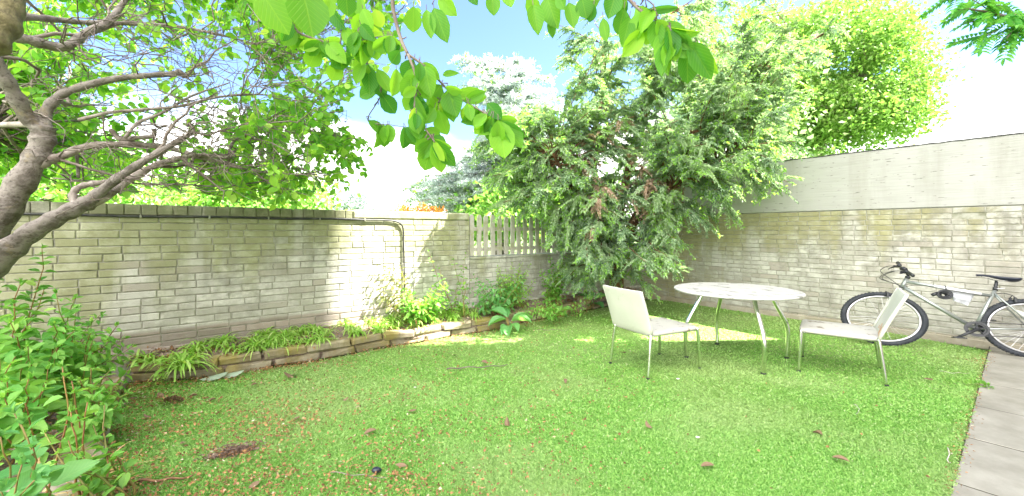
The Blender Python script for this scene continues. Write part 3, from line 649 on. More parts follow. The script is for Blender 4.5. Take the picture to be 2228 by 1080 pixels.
# ================================================================== BICYCLE
BF = np.array([4.704, 5.307, 0.0]); BR = np.array([5.908, 4.738, 0.0]); db = nrm(BR - BF); nb_ = np.array([-db[1], db[0], 0]); TAU = R(11)
ub = np.array([0, 0, 1.0]) * math.cos(TAU) + nb_ * math.sin(TAU); wb = nb_ * math.cos(TAU) - np.array([0, 0, 1.0]) * math.sin(TAU)
def bp_(px, py, off=0.0):
    d = at(px, py, 1.0) - np.array([0, 0, CZ]); o = np.array([0, 0, CZ]); q = BF + wb * off
    return o + d * ((q - o) @ wb) / (d @ wb)
def bicycle():
    root = empty('bicycle', BF, 'silver mountain bicycle with black saddle leaning on the right-hand wall', 'bicycle')
    SA, SB = 0.335 * 1.306, 0.335
    def wheel(base, rear):
        C = base + ub * SB
        wr = bpy.data.objects.new('rear_wheel' if rear else 'front_wheel', None); COL.objects.link(wr); wr.parent = root; ORG[wr.name] = ORG[root.name]; wr.empty_display_size = .1
        def ring(rad, tr, ta, n=96, m_=12, flat=1.0):
            V = []; 
            for i in range(n):
                a = i / n * 2 * math.pi; e = np.array([math.cos(a), math.sin(a)])
                for j in range(m_):
                    b_ = j / m_ * 2 * math.pi; rr = rad + tr * math.cos(b_)
                    V.append(C + db * e[0] * rr * 1.306 + ub * e[1] * rr + wb * ta * math.sin(b_))
            F = [[i * m_ + j, ((i + 1) % n) * m_ + j, ((i + 1) % n) * m_ + (j + 1) % m_, i * m_ + (j + 1) % m_] for i in range(n) for j in range(m_)]
            return V, F
        c = MB(); V, F = ring(.309, .024, .027); c.add(V, [F]); ty = c.build('tyre', M['tyre'], wr, smooth=True)
        c = MB(); n = 66
        for i in range(n):
            for sd in (-1, 0, 1):
                a = (i + (.5 if sd == 0 else 0)) / n * 2 * math.pi; e = np.array([math.cos(a), math.sin(a)]); rr = .3325 if sd == 0 else .327
                p = C + db * e[0] * rr * 1.306 + ub * e[1] * rr + wb * sd * .020
                rd = nrm(db * e[0] + ub * e[1]); tg = np.cross(wb, rd); c.box(p, (.0055, .0075, .0075), ax=[rd, tg, wb])
        c.build('tread', M['tyre'], ty)
        c = MB(); V, F = ring(.278, .012, .013); c.add(V, [F]); rm = c.build('rim', M['alu'], wr, smooth=True)
        c = MB(); 
        for i in range(32):
            a = i / 32 * 2 * math.pi; off = (1 if i % 2 else -1); a2 = a + (0.55 if (i // 2) % 2 else -0.55)
            p1 = C + db * math.cos(a) * .270 * 1.306 + ub * math.sin(a) * .270; p0 = C + db * math.cos(a2) * .022 * 1.306 + ub * math.sin(a2) * .022 + wb * off * .03
            c.tube([p0, p1], .0016, 4, cap=False)
        c.build('spokes', M['alu'], wr)
        c = MB(); c.tube([C - wb * .05, C - wb * .035, C - wb * .03, C + wb * .03, C + wb * .035, C + wb * .05], [.009, .009, .024, .024, .009, .009], 14); c.build('hub', M['alu'], wr)
        if not rear:
            pass
        else:
            c = MB()
            for k, rr in enumerate((.045, .038, .03, .024)):
                c.tube([C + wb * (-.030 - .005 * k), C + wb * (-.033 - .005 * k)], rr, 24)
            c.build('sprockets', M['black'], wr)
            c = MB(); c.box(C + ub * .16 - db * .07 - wb * .012, (.06, .022, .006), ax=[nrm(db * .9 - ub * .4), nrm(ub * .9 + db * .4), wb], bev=.004); c.build('reflector', M['white'], wr)
        return C
    Cf = wheel(BF, False); Cr = wheel(BR, True)
    H1, H0 = bp_(1973, 607), bp_(1961, 627); ST, S0, BBp = bp_(2168, 614), bp_(2165, 632), bp_(2120, 716)
    fr = MB()
    fr.tube([H1, H0], .024, 16)
    fr.tube([bp_(1972, 613), bp_(2158, 644.5)], .0185, 14); fr.tube([bp_(1964, 624), bp_(2119, 714)], .0225, 16); fr.tube([S0, BBp], .0195, 14)
    for sg in (-1, 1):
        fr.tube([BBp + wb * sg * .02, (BBp * .65 + Cr * .35) + wb * sg * .05, Cr + wb * sg * .062], .0105, 8); fr.tube([bp_(2163, 640) + wb * sg * .014, (bp_(2163, 640) * .6 + Cr * .4) + wb * sg * .045, Cr + wb * sg * .062], .0095, 8)
    fr.tube([BBp - wb * .045, BBp + wb * .045], .025, 16)
    fo = fr.build('frame', M['paint'], root, smooth=True)
    # pale sleeve taped round the top tube, worn letters on the down tube
    a, e = bp_(2032, 623), bp_(2134, 640.5); c = MB(); c.tube([a, e], .0203, 14); c.build('tape_sleeve', mat('pale_tape', (0.74, 0.74, 0.77), .5, noise=((0.6, 0.6, 0.63), 20, .4, .6)), fo, smooth=True)
    cu = bpy.data.curves.new('lettering', 'FONT'); cu.body = 'ECOLAN'; cu.size = 0.042; cu.align_x = 'CENTER'; cu.align_y = 'CENTER'; cu.extrude = 0.0004; cu.space_character = 1.25
    to = bpy.data.objects.new('tmp', cu); COL.objects.link(to); dg = bpy.context.evaluated_depsgraph_get(); tm = bpy.data.meshes.new_from_object(to.evaluated_get(dg)); bpy.data.objects.remove(to)
    tm.materials.clear(); tm.materials.append(mat('worn_lettering', (0.78, 0.79, 0.80), .5)); d0, d1 = bp_(1964, 624), bp_(2119, 714); dx = nrm(d1 - d0); dz = -wb; dy = np.cross(dz, dx)
    ctr = d0 * .67 + d1 * .33 - wb * .0215
    for v in tm.vertices:
        x, y, z = v.co; cv = ctr + dx * x * 1.25 + dy * y * .75 + dz * (z - .35 * (y * .75) ** 2 / .0225); v.co = tuple(cv - ORG[root.name])
    lo = bpy.data.objects.new('lettering', tm); COL.objects.link(lo); lo.parent = fo; ORG[lo.name] = ORG[root.name]
    # fork
    c = MB(); c.tube([H0, H0 + (H0 - H1) * .25], .022, 12); cr_ = H0 + (H0 - H1) * .3; c.box(cr_, (.02, .018, .062), ax=[nrm(np.cross(ub, wb)), nrm(H0 - H1), wb], bev=.008)
    for sg in (-1, 1): c.tube(catmull([cr_ + wb * sg * .052, cr_ * .45 + Cf * .55 + wb * sg * .055, Cf + wb * sg * .052], 4), [.016] * 9, 10)
    c.build('fork', M['paint'], root, smooth=True)
    # stem, bar, grips, levers
    hb = bp_(1964, 585); s1 = bp_(1979, 599)
    c = MB(); c.tube([H1, bp_(1976, 601)], .017, 12); c.tube([bp_(1974.5, 606), bp_(1975.5, 602)], .027, 14); c.tube([bp_(1977, 601), s1 * .6 + hb * .4, hb], .018, 12); c.tube([hb - wb * .03, hb + wb * .03], .024, 12); c.build('stem', M['black'], root, smooth=True)
    c = MB(); fw = -db; wh = nrm(wb + ub * .38 + db * .10); bar = catmull([hb - wh * .33 - fw * .02, hb - wh * .12, hb, hb + wh * .12, hb + wh * .33 - fw * .02], 4); c.tube(bar, .0135, 10); bo = c.build('handlebar', M['black'], root, smooth=True)
    for sg in (-1, 1):
        c = MB(); e0 = hb + wh * sg * .20 - fw * .012; e1 = hb + wh * sg * .34 - fw * .022; q = [e0 * (1 - t_) + e1 * t_ for t_ in np.linspace(0, 1, 15)]
        c.tube(q, [.0185 + (.002 if k % 2 else 0) for k in range(15)], 12); c.build('grip', M['black'], bo, smooth=True)
        c = MB(); p = hb + wh * sg * .16; c.tube([p + wb * sg * .02, p - wb * sg * .02], .021, 12); c.box(p + fw * .03 - ub * .008, (.03, .012, .014), ax=[fw, ub, wb], bev=.004)
        c.tube(catmull([p + fw * .045 - ub * .012, p + fw * .075 + wb * sg * .04 - ub * .028, p + fw * .078 + wb * sg * .12 - ub * .035], 4), [.008] * 4 + [.006] * 5, 8); c.build('brake_lever', M['black'], bo, smooth=True)
    c = MB(); p = hb + wh * -.09; c.tube([p + ub * .004, p + ub * .032], [.032, .026], 16); c.tube([p + ub * .03, p + ub * .04], [.020, .006], 12); c.build('bell', M['black'], bo, smooth=True)
    c = MB()
    for sg, k in ((-1, 0), (1, .012), (-1, .02)):
        p = hb + wh * sg * .13
        q = [p, p + fw * (.10 + k) - ub * .002, p + fw * (.185 + k) - ub * .045 - wb * sg * .05, p + fw * (.205 + k) - ub * .10 - wb * sg * .09, H0 * .45 + p * .1 + (Cf + ub * .2) * 0 + bp_(1938 + k * 200, 618) * .45, bp_(1957, 627) - wb * .03]
        c.tube(catmull(q, 6), .0042, 6)
    q = [bp_(1957, 627, -.03), bp_(2000, 621, -.026), bp_(2080, 634, -.026), bp_(2155, 646, -.026)]; c.tube(catmull(q, 4), .003, 5)
    c.build('brake_cables', M['cable'], root, smooth=True)
    # seat post, saddle
    c = MB(); c.tube([S0, ST + (ST - S0) * .0], .0155, 12); c.tube([S0 + (S0 - ST) * .02, S0 - (S0 - ST) * .35], .0235, 12); c.tube([ST, ST + ub * .025], .012, 8); c.build('seat_post', M['black'], root, smooth=True)
    c = MB(); p = S0 + (ST - S0) * .15; c.tube([p - wb * .03, p - wb * .03 + db * .07 + ub * .012], [.006, .004], 8); c.build('quick_release', M['alu'], root)
    n1, n2 = bp_(2124, 601.5), bp_(2221, 606.5); L_ = np.linalg.norm(n2 - n1); dx = nrm(n2 - n1); dzv = nrm(np.cross(wb, dx)); dzv = dzv if dzv[2] > 0 else -dzv; V = []; nx, ny = 22, 12
    for i in range(nx):
        t_ = i / (nx - 1); hw = (.019 + .013 * t_ + .075 / (1 + math.exp(-(t_ - .66) * 13))) * (1 - .0 * t_); hw *= math.sqrt(max(0.02, 1 - max(0, (t_ - .84) / .162) ** 2)) * math.sqrt(min(1, .25 + t_ * 9)); top = .018 * math.cos((t_ - .12) * 4.2) * .6 + .006
        th = .016 + .028 * min(1, max(0, (t_ - .25) / .5)); th *= .5 + .5 * min(1, (1 - t_) * 9)
        for j in range(ny):
            a = math.pi * 2 * j / ny; y = math.cos(a) * hw; z = math.sin(a) * (.010 if math.sin(a) > 0 else th)
            V.append(n1 + dx * L_ * t_ + wb * y + dzv * (top + z))
    F = [[i * ny + j, (i + 1) * ny + j, (i + 1) * ny + (j + 1) % ny, i * ny + (j + 1) % ny] for i in range(nx - 1) for j in range(ny)]
    V += [n1, n2]; T_ = [[(j + 1) % ny, j, nx * ny] for j in range(ny)] + []
    V[-1] = np.mean(V[(nx - 1) * ny:nx * ny], axis=0); V[-2] = np.mean(V[:ny], axis=0)
    T_ = [[(j + 1) % ny, j, nx * ny] for j in range(ny)] + [[(nx - 1) * ny + j, (nx - 1) * ny + (j + 1) % ny, nx * ny + 1] for j in range(ny)]
    c = MB(); c.add(V, [F, T_]); sd = c.build('saddle', M['saddle'], root, smooth=True)
    c = MB()
    for sg in (-1, 1): c.tube(catmull([n1 + dx * L_ * .12 + wb * sg * .01, n1 + dx * L_ * .45 - dzv * .035 + wb * sg * .02, n1 + dx * L_ * .7 - dzv * .035 + wb * sg * .022, n1 + dx * L_ * .9 - dzv * .01 + wb * sg * .03], 4), .004, 6)
    c.build('saddle_rail', M['chrome'], sd)
    # chainset
    C0 = bp_(2113, 714); w1 = -wb * .055; c = MB()
    for rr, o_ in ((.085, 0), (.068, .009)):
        n = 44; V = []
        for i in range(n * 2):
            a = i / (n * 2) * 2 * math.pi; r_ = rr + (.004 if i % 2 else 0)
            for (q, k) in ((r_, -.002), (r_, .002), (rr * .8, .002), (rr * .8, -.002)): V.append(BBp + w1 + wb * (o_ + k) + db * math.cos(a) * q * 1.306 + ub * math.sin(a) * q)
        m_ = n * 2; F = [[i * 4 + j, ((i + 1) % m_) * 4 + j, ((i + 1) % m_) * 4 + (j + 1) % 4, i * 4 + (j + 1) % 4] for i in range(m_) for j in range(4)]; c.add(V, [F])
    for k in range(5):
        a = k / 5 * 2 * math.pi + .3; c.tube([BBp + w1 + wb * .004, BBp + w1 + wb * .004 + db * math.cos(a) * .075 * 1.306 + ub * math.sin(a) * .075], [.012, .006], 8)
    c.build('chainring', M['black'], root)
    p1 = bp_(2082, 735, -.085); b1 = BBp - wb * .075
    c = MB(); c.tube([b1, p1], [.019, .013], 10); c.tube([b1 + wb * .02, b1 - wb * .008], .024, 14); c.tube([BBp + wb * .07, bp_(2155, 697, .075)], [.017, .012], 10); c.build('crank', M['black'], root, smooth=True)
    for p, sg in ((p1, -1), (bp_(2155, 697, .075), 1)):
        c = MB(); q = p + wb * sg * .05; c.box(q, (.055, .045, .006), ax=[db, wb, ub], bev=.003); c.box(q + ub * .006, (.05, .012, .006), ax=[db, wb, ub], bev=.002); c.tube([p, q + wb * sg * .04], .007, 8); c.build('pedal', M['black'], root)
    c = MB(); ch = [BBp + w1 + ub * .085 + db * .0, (BBp + Cr) / 2 + w1 * .9 + ub * .06, Cr - wb * .04 + ub * .045]; c.tube(catmull(ch, 5), .0045, 6); ch = [BBp + w1 - ub * .085, (BBp + Cr) / 2 + w1 * .9 - ub * .085, Cr - wb * .04 - ub * .10, Cr - wb * .04 + db * .02 - ub * .05]; c.tube(catmull(ch, 5), .0045, 6); c.build('chain', M['black'], root)
    c = MB(); q = Cr - wb * .05 - ub * .05 + db * .02; c.box(q, (.016, .035, .01), ax=[db, ub, wb], bev=.005); c.tube([q - ub * .05 - wb * .006, q - ub * .05 + wb * .006], .022, 14); c.box(q - ub * .03 - wb * .006, (.010, .045, .004), ax=[db, ub, wb], bev=.002); c.build('derailleur', M['black'], root)
    c = MB(); q = Cr + ub * .315 - db * .13
    for sg in (-1, 1): c.box(q + wb * sg * .045, (.012, .03, .010), ax=[db, ub, wb], bev=.004); c.tube([q + wb * sg * .045 + ub * .03, q + wb * 0 + ub * .055], .004, 6)
    c.tube(catmull([q + ub * .055, q + ub * .075 - db * .07, bp_(2163, 640, -.02)], 5), .004, 6); c.build('rear_brake', M['black'], root)
    c = MB(); q = Cf + ub * .30 + db * .05
    for sg in (-1, 1): c.box(q + wb * sg * .05, (.012, .035, .010), ax=[db, ub, wb], bev=.004)
    c.tube([q - wb * .05 + ub * .03, q + ub * .05, q + wb * .05 + ub * .03], .004, 6)
    c.build('front_brake', M['black'], root)
bicycle()
def lock():
    c = MB(); r = random.Random(3); cen = bp_(2055, 642, -.035); P = []
    for i in range(230):
        a = i / 230 * 2 * math.pi * 8; rr = .037 + .015 * math.sin(a * .37 + 1) + .004 * math.sin(i * .21)
        P.append(cen + db * (math.cos(a) * rr * 1.35) + ub * (math.sin(a) * rr * .92 + .004 * math.sin(i * .11)) - wb * (.026 * math.sin(i * .085) + .01 * math.cos(a * .2)))
    c.tube(P, .0095, 7); o_ = c.build('cable_lock', M['black'], smooth=True, base=cen); tag(o_, 'coiled black cable lock hanging from the bicycle top tube', 'bicycle lock')
    c = MB(); q = bp_(2035.5, 641, -.04); c.tube([q - db * .035 - ub * .012, q + db * .02 + ub * .018], .019, 12); c.tube([q + db * .02 + ub * .018, cen - db * .03], .012, 8); c.build('lock_barrel', M['black'], o_, smooth=True)
    c = MB(); a = bp_(2056, 627); L_ = [a - wb * .023 - ub * .03, a - wb * .026, a + ub * .024 - wb * .010, a + ub * .024 + wb * .012, a + wb * .026, a + wb * .02 - ub * .03, a - ub * .055 - wb * .02]; c.tube(catmull(L_, 4), .005, 6); c.build('strap', M['black'], o_, smooth=True)
lock()
def bag():
    A = [(2066, 633), (2117, 641), (2118, 645), (2106, 666), (2084, 661), (2071, 656)]; n = 10; V = []; r = np.random.default_rng(2)
    for j in range(n):
        v = j / (n - 1)
        for i in range(n):
            u = i / (n - 1); tpx = 2066 + (2120 - 2066) * u; tpy = 632.5 + 9 * u; bx = 2074 + (2106 - 2074) * u; by = 655 + 11 * u
            V.append(bp_(tpx * (1 - v) + bx * v, tpy * (1 - v) + by * v, .012 + .018 * math.sin(u * 7 + v * 3) * v + .01 * math.sin(v * 9)))
    F = [[j * n + i, j * n + i + 1, (j + 1) * n + i + 1, (j + 1) * n + i] for j in range(n - 1) for i in range(n - 1)]
    c = MB(); c.add(V, [F]); m = leafmat('thin_polythene', (0.70, 0.71, 0.76), (0.70, 0.71, 0.76), .5, .25, tcol=(1, 1, 1)); o_ = c.build('plastic_bag', m, smooth=True, base=V[0]); tag(o_, 'crumpled translucent white polythene hanging from the bicycle top tube', 'bag')
    md = o_.modifiers.new('thick', 'SOLIDIFY'); md.thickness = .002
bag()
#%%PART3
# ================================================================== VEGETATION helpers
def tmpl(kind):
    if kind == 'hi':      # ovate leaf, 7 stations x 5 across, folded and arched
        us = [0, .07, .22, .46, .69, .88, 1.0]; hw = [.02, .13, .34, .49, .47, .27, .01]; vs_ = [-1, -.5, 0, .5, 1]
    elif kind == 'mid':
        us = [0, .18, .5, .8, 1.0]; hw = [.03, .36, .50, .30, .01]; vs_ = [-1, 0, 1]
    elif kind == 'oval':
        us = [0, .15, .4, .7, .9, 1.0]; hw = [.03, .34, .5, .44, .24, .01]; vs_ = [-1, 0, 1]
    elif kind == 'low':
        V = np.array([[0, 0, 0], [.45, -.5, .10], [1, 0, -.12], [.45, .5, .10]], float); return V, [np.array([[0, 1, 2], [0, 2, 3]])], V[:, :2] * [1, 1]
    elif kind == 'strap':
        us = list(np.linspace(0, 1, 8)); hw = [.35, .45, .5, .5, .46, .38, .24, .02]; vs_ = [-1, 0, 1]
    V = []; 
    for u, h in zip(us, hw):
        for v in vs_:
            z = 0.16 * abs(v) * h * 2 - 0.16 * u * u
            if kind == 'strap': z = 0.10 * abs(v) * h * 2
            V.append([u, v * h, z])
    k = len(vs_); F = [[i * k + j, i * k + j + 1, (i + 1) * k + j + 1, (i + 1) * k + j] for i in range(len(us) - 1) for j in range(k - 1)]
    V = np.array(V); return V, [np.array(F)], V[:, :2].copy()
TM = {k: tmpl(k) for k in ('hi', 'mid', 'oval', 'low')}
def leaves(b, P, D, Nn, L, W, kind='mid', curl=None):
    P = np.atleast_2d(P); n = len(P)
    if n == 0: return
    D = nrm(np.broadcast_to(D, P.shape)); Nn = np.broadcast_to(Nn, P.shape); S = nrm(np.cross(Nn, D)); Nn = np.cross(D, S)
    L = np.broadcast_to(L, (n,)); W = np.broadcast_to(W, (n,)); V0, F0_, uv = TM[kind]
    cz = np.ones(n) if curl is None else curl
    V = P[:, None] + D[:, None] * (V0[None, :, 0:1] * L[:, None, None]) + S[:, None] * (V0[None, :, 1:2] * W[:, None, None]) + Nn[:, None] * (V0[None, :, 2:3] * (L * cz)[:, None, None])
    m = len(V0); Fs = [(f[None] + (np.arange(n) * m)[:, None, None]).reshape(-1, f.shape[1]) for f in F0_]
    b.add(V.reshape(-1, 3), Fs, np.tile(uv, (n, 1)))
def rdir(n, up=0.0):
    v = rng.normal(size=(n, 3)); v[:, 2] += up; return nrm(v)
def branch(p0, p1, arch=0.1, wob=0.04, n=8, d0=None):
    p0 = np.asarray(p0, float); p1 = np.asarray(p1, float); L = np.linalg.norm(p1 - p0); t = np.linspace(0, 1, n)[:, None]
    mid = (p0 + p1) / 2 + np.array([0, 0, arch * L])
    if d0 is not None: mid = p0 + np.asarray(d0) * L * .5 * .6 + (mid - p0) * .4
    P = (1 - t) ** 2 * p0 + 2 * t * (1 - t) * mid + t * t * p1
    W = np.cumsum(rng.normal(size=(n, 3)), axis=0) * wob * L / math.sqrt(n); W -= np.linspace(0, 1, n)[:, None] * W[-1] * .6; W[0] = 0
    return P + W
def pick(P, t):
    f = t * (len(P) - 1); i = min(int(f), len(P) - 2); return P[i] + (P[i + 1] - P[i]) * (f - i), nrm(P[i + 1] - P[i])
def proj(p): return 1114 + F0 * p[0] / p[1], HY - F0 * (p[2] - CZ) / p[1]

SD = np.array(sdir)
def lit_path(p):
    p = np.atleast_2d(p); k = (p @ nl_ - PL @ nl_) / (SD @ nl_); h = p - SD * k[:, None]; t = (h - PL) @ dl
    return (t > 1.45) & (t < 2.62) & (h[:, 2] > .25) & (h[:, 2] < 1.78) & (k > .3)
# ------------------------------------------------------------------ the cherry tree at the left
def cherry():
    root = empty('cherry_tree', (-4.35, 2.75, 0.1), 'old cherry tree with forked leaning trunk and leafy branches at the left of the garden', 'tree')
    def px(l): return catmull([at(a, b_, Z) for a, b_, Z, r_ in l], 5), np.interp(np.linspace(0, 1, (len(l) - 1) * 5 + 1), np.linspace(0, 1, len(l)), [r_ for a, b_, Z, r_ in l])
    def knob(P, r): 
        r = np.array(r) * (1 + .10 * np.sin(np.arange(len(r)) * 1.7) + rng.normal(size=len(r)) * .05); return r
    base = np.array([-4.35, 2.75, 0.08])
    TR = [(-150, 700, 2.86, .17), (-60, 560, 2.9, .115), (12, 450, 2.95, .088), (62, 372, 3.0, .076), (90, 315, 3.05, .070), (96, 275, 3.05, .068)]
    P, r = px(TR); P = np.vstack([[base, (base + P[0]) / 2], P]); r = np.concatenate([[.26, .2], r]); b = MB(); b.tube(P, knob(P, r), 16); trunk = b.build('trunk', M['bark'], root, smooth=True)
    limbs = []
    def limb(l, m='bark', nm='limb', n=10, par=None):
        P, r = px(l); r = np.array(r) * .80; b = MB(); b.tube(P, knob(P, r), n); o_ = b.build(nm, M[m], par or root, smooth=True); limbs.append((P, r)); return o_
    limb([(92, 285, 3.05, .075), (62, 258, 3.0, .062), (28, 200, 2.9, .058), (-8, 140, 2.8, .055), (-60, 60, 2.7, .05)])
    limb([(100, 290, 3.05, .06), (98, 250, 3.07, .045), (122, 215, 3.1, .038), (165, 193, 3.15, .034), (250, 172, 3.2, .030), (330, 164, 3.25, .026), (372, 162, 3.3, .026), (392, 158, 3.32, .034), (398, 165, 3.34, .012)])
    limb([(66, 368, 3.0, .05), (100, 352, 3.05, .045), (135, 340, 3.1, .038), (195, 318, 3.2, .033), (290, 315, 3.35, .030), (365, 322, 3.5, .026), (440, 343, 3.65, .024), (500, 358, 3.8, .021), (580, 376, 3.95, .015), (690, 380, 4.1, .008)], 'barkgrey')
    limb([(-170, 730, 2.75, .13), (-60, 625, 2.75, .11), (5, 560, 2.77, .092), (60, 512, 2.8, .080), (125, 474, 2.85, .070), (178, 447, 2.9, .064), (205, 430, 2.93, .05)])
    limb([(178, 447, 2.9, .056), (215, 420, 2.95, .045), (270, 378, 3.0, .036), (340, 335, 3.1, .030), (395, 303, 3.2, .025), (420, 284, 3.25, .020), (405, 262, 3.25, .010)], 'bark')
    limb([(185, 450, 2.92, .05), (225, 428, 3.0, .044), (280, 392, 3.15, .038), (335, 362, 3.3, .033), (385, 346, 3.45, .028), (430, 338, 3.6, .022), (500, 345, 3.75, .02)], 'barkgrey')
    limb([(165, 452, 2.88, .03), (158, 425, 2.9, .028), (172, 408, 2.93, .026), (200, 400, 2.98, .024), (235, 396, 3.0, .022)], 'barkgrey', n=8)
    limb([(95, 275, 3.06, .03), (40, 271, 3.2, .028), (-60, 275, 3.4, .026)], 'barkgrey', n=8)
    limb([(-60, 70, 2.3, .045), (0, 75, 2.35, .040), (60, 86, 2.4, .036), (120, 102, 2.5, .034), (150, 99, 2.52, .032), (185, 74, 2.6, .030), (235, 47, 2.7, .026), (262, 15, 2.8, .022), (300, -40, 2.9, .018)])
    limb([(-20, 30, 2.3, .04), (55, 36, 2.4, .028), (130, 44, 2.6, .022), (200, 50, 2.8, .020), (300, 52, 3.0, .017), (410, 62, 3.3, .014), (540, 92, 3.6, .009), (640, 130, 3.9, .005)])
    limb([(170, 262, 3.1, .016), (240, 245, 3.2, .015), (320, 238, 3.3, .014), (395, 231, 3.4, .014), (470, 212, 3.5, .013), (560, 206, 3.7, .010), (650, 215, 3.9, .005)], 'barkgrey')
    limb([(272, 300, 3.25, .016), (300, 268, 3.3, .016), (355, 245, 3.35, .014), (415, 210, 3.45, .011), (500, 180, 3.6, .006)], 'barkgrey')
    limb([(498, 352, 3.78, .015), (500, 325, 3.8, .014), (512, 305, 3.82, .013), (560, 285, 3.9, .012), (650, 257, 4.05, .010), (738, 243, 4.2, .006)])
    limb([(165, 320, 3.2, .010), (168, 345, 3.2, .014), (171, 388, 3.2, .013)], n=7)
    limb([(115, 388, 3.3, .008), (160, 392, 3.3, .010), (215, 395, 3.35, .007)], n=6)
    limb([(240, 282, 3.3, .020), (262, 302, 3.32, .026), (300, 300, 3.35, .022), (333, 296, 3.4, .020), (335, 280, 3.4, .018)], 'barkgrey')
    limb([(300, 400, 3.35, .010), (400, 402, 3.5, .010), (500, 405, 3.7, .009), (640, 383, 3.95, .008), (700, 372, 4.1, .006)])
    # mossy stump of a sawn-off bough, high at the left
    c = MB(); P = catmull([at(-70, 120, 1.9), at(-25, 80, 1.95), at(2, 40, 2.0), at(15, -20, 2.05), at(10, -90, 2.1)], 5); c.tube(P, knob(P, np.interp(np.linspace(0, 1, len(P)), [0, .3, .6, 1], [.07, .08, .07, .055])), 16)
    P = catmull([at(-70, 110, 1.9), at(-140, 300, 2.1), at(-190, 560, 2.5), base + [0, 0, .3]], 5); c.tube(P, np.linspace(.09, .14, len(P)), 12)
    c.build('limb', mat('mossy_bark', (0.22, 0.19, 0.09), .95, noise=((0.12, 0.10, 0.05), 22, .4, .6), bump=(40, 1, .01)), root, smooth=True)
    # upper framework that leaves the picture at the top left
    for l in ([(-60, 60, 2.7, .05), (60, -60, 2.9, .04), (220, -140, 3.2, .03), (420, -150, 3.6, .02), (640, -120, 4.0, .012)], [(-60, 60, 2.7, .045), (-40, -80, 2.8, .04), (100, -220, 3.0, .03), (400, -330, 3.3, .022), (800, -330, 3.4, .015), (1100, -260, 3.3, .01)],
              [(-60, 70, 2.3, .045), (120, -180, 2.0, .035), (420, -200, 1.8, .025), (700, -160, 1.75, .018), (900, -120, 1.75, .013)]): limb(l, n=8)
    # secondary branches into the canopy
    poly = [(-150, -250), (-150, 425), (40, 432), (230, 438), (480, 440), (640, 442), (720, 425), (800, 395), (825, 350), (800, 310), (760, 265), (735, 200), (860, 150), (880, 60), (980, 0), (980, -250)]
    tw = MB(); second = []; heads = [(P, r) for P, r in limbs]
    allp = np.vstack([P[2:] for P, r in heads]); allr = np.concatenate([np.asarray(r)[2:] for P, r in heads])
    apx = np.array([proj(p) for p in allp])
    def grow_to(tx, ty, Z, rmin=.004, wob=.10, arch=.05):
        g = at(tx, ty, Z); d = np.linalg.norm(allp - g, axis=1) + np.where(apx[:, 0] > tx - 20, 1.5, 0) + rng.uniform(0, .5, len(allp)); i = int(np.argmin(np.abs(d - rng.uniform(.6, 1.2))))
        P = branch(allp[i], g, arch, wob, 10); r0 = min(allr[i] * .55, .012 + .004 * rng.random()); tw.tube(P, np.linspace(max(r0, .0045), .0022, 10), 5, cap=False); return P
    n2 = 0
    while n2 < 300:
        tx, ty = rng.uniform(-150, 960), rng.uniform(-240, 440)
        if not inpoly(tx, ty, poly): continue
        Z = rng.uniform(3.3, 5.6)
        P = grow_to(tx, ty, Z, arch=rng.uniform(-.05, .12)); second.append(P); n2 += 1
    for k in range(6):
        second.append(grow_to(rng.uniform(520, 815), rng.uniform(60, 425), rng.uniform(3.6, 5.6), arch=rng.uniform(-.05, .12)))
    second = [P for P in second if inpoly(*proj(P[-1]), poly)]
    # fine twigs with leaf clusters at their ends
    LP = []; LD = []; 
    dead = MB()
    for P in second:
        L_ = np.linalg.norm(P[-1] - P[0])
        for k in range(int(min(4 + L_ * 5.0, 12))):
            t_ = rng.uniform(.2, 1.0); p, d = pick(P, t_); dd = nrm(d * .8 + rng.normal(size=3) * .6 + [0.15, 0, .02]); ln = rng.uniform(.15, .42); g = p + dd * ln
            x, y = proj(g)
            if not inpoly(x, y, poly): continue
            Q = branch(p, g, rng.uniform(-.1, .15), .12, 5); tw.tube(Q, np.linspace(.0035, .0013, 5), 4, cap=False)
            # the middle of the canopy shows bare twigs
            bare = math.exp(-((x - 470) / 170) ** 2 - ((y - 225) / 95) ** 2)
            if rng.random() < bare * .6 or (g[1] < 3.5 and rng.random() < .8): continue
            for q in range(int(rng.integers(6, 10))):
                tt = rng.uniform(.3, 1); p2, d2 = pick(Q, tt); LP.append(p2); LD.append(d2 * .5 + rng.normal(size=3) * .7 + np.array([0, 0, -.35]))
    tw.build('twigs', M['twig'], root, smooth=True)
    bt = MB()                                  # bare pale spurs and dead twigs in front of the leaves
    for k in range(420):
        Ps = second[int(rng.integers(0, len(second)))] if k % 3 else allp; p = Ps[int(rng.integers(0, len(Ps)))]; x, y = proj(p)
        if x < 60: continue
        g = p + nrm([rng.uniform(.5, 1.2), rng.normal() * .4 - .15, rng.normal() * .30 - .18]) * rng.uniform(.25, 1.0); x2, y2 = proj(g)
        if not inpoly(x2, y2, poly): continue
        Q = branch(p, g, rng.uniform(-.12, .1), .14, 8); bt.tube(Q, np.linspace(rng.uniform(.003, .006), .0013, 8), 5, cap=False)
        for q in range(3):
            p2, d2 = pick(Q, rng.uniform(.2, .9)); bt.tube(branch(p2, p2 + nrm(d2 + rng.normal(size=3) * .8) * rng.uniform(.08, .3), .0, .12, 4), np.linspace(.0025, .001, 4), 4, cap=False)
    bt.build('bare_twigs', M['paletwig'], root, smooth=True)
    LP = np.array(LP); LD = nrm(np.array(LD)); kp = ~lit_path(LP); LP = LP[kp]; LD = LD[kp]; n = len(LP); sz = rng.uniform(.05, .092, n); N_ = nrm(rng.normal(size=(n, 3)) * .75 + [0, -.25, .55])
    b = MB(); leaves(b, LP + LD * .015, LD, N_, sz, sz * rng.uniform(.62, .8, n), 'mid', rng.uniform(.3, 1.5, n)); b.build('foliage', M['leafB'], root, smooth=True, uv=True)
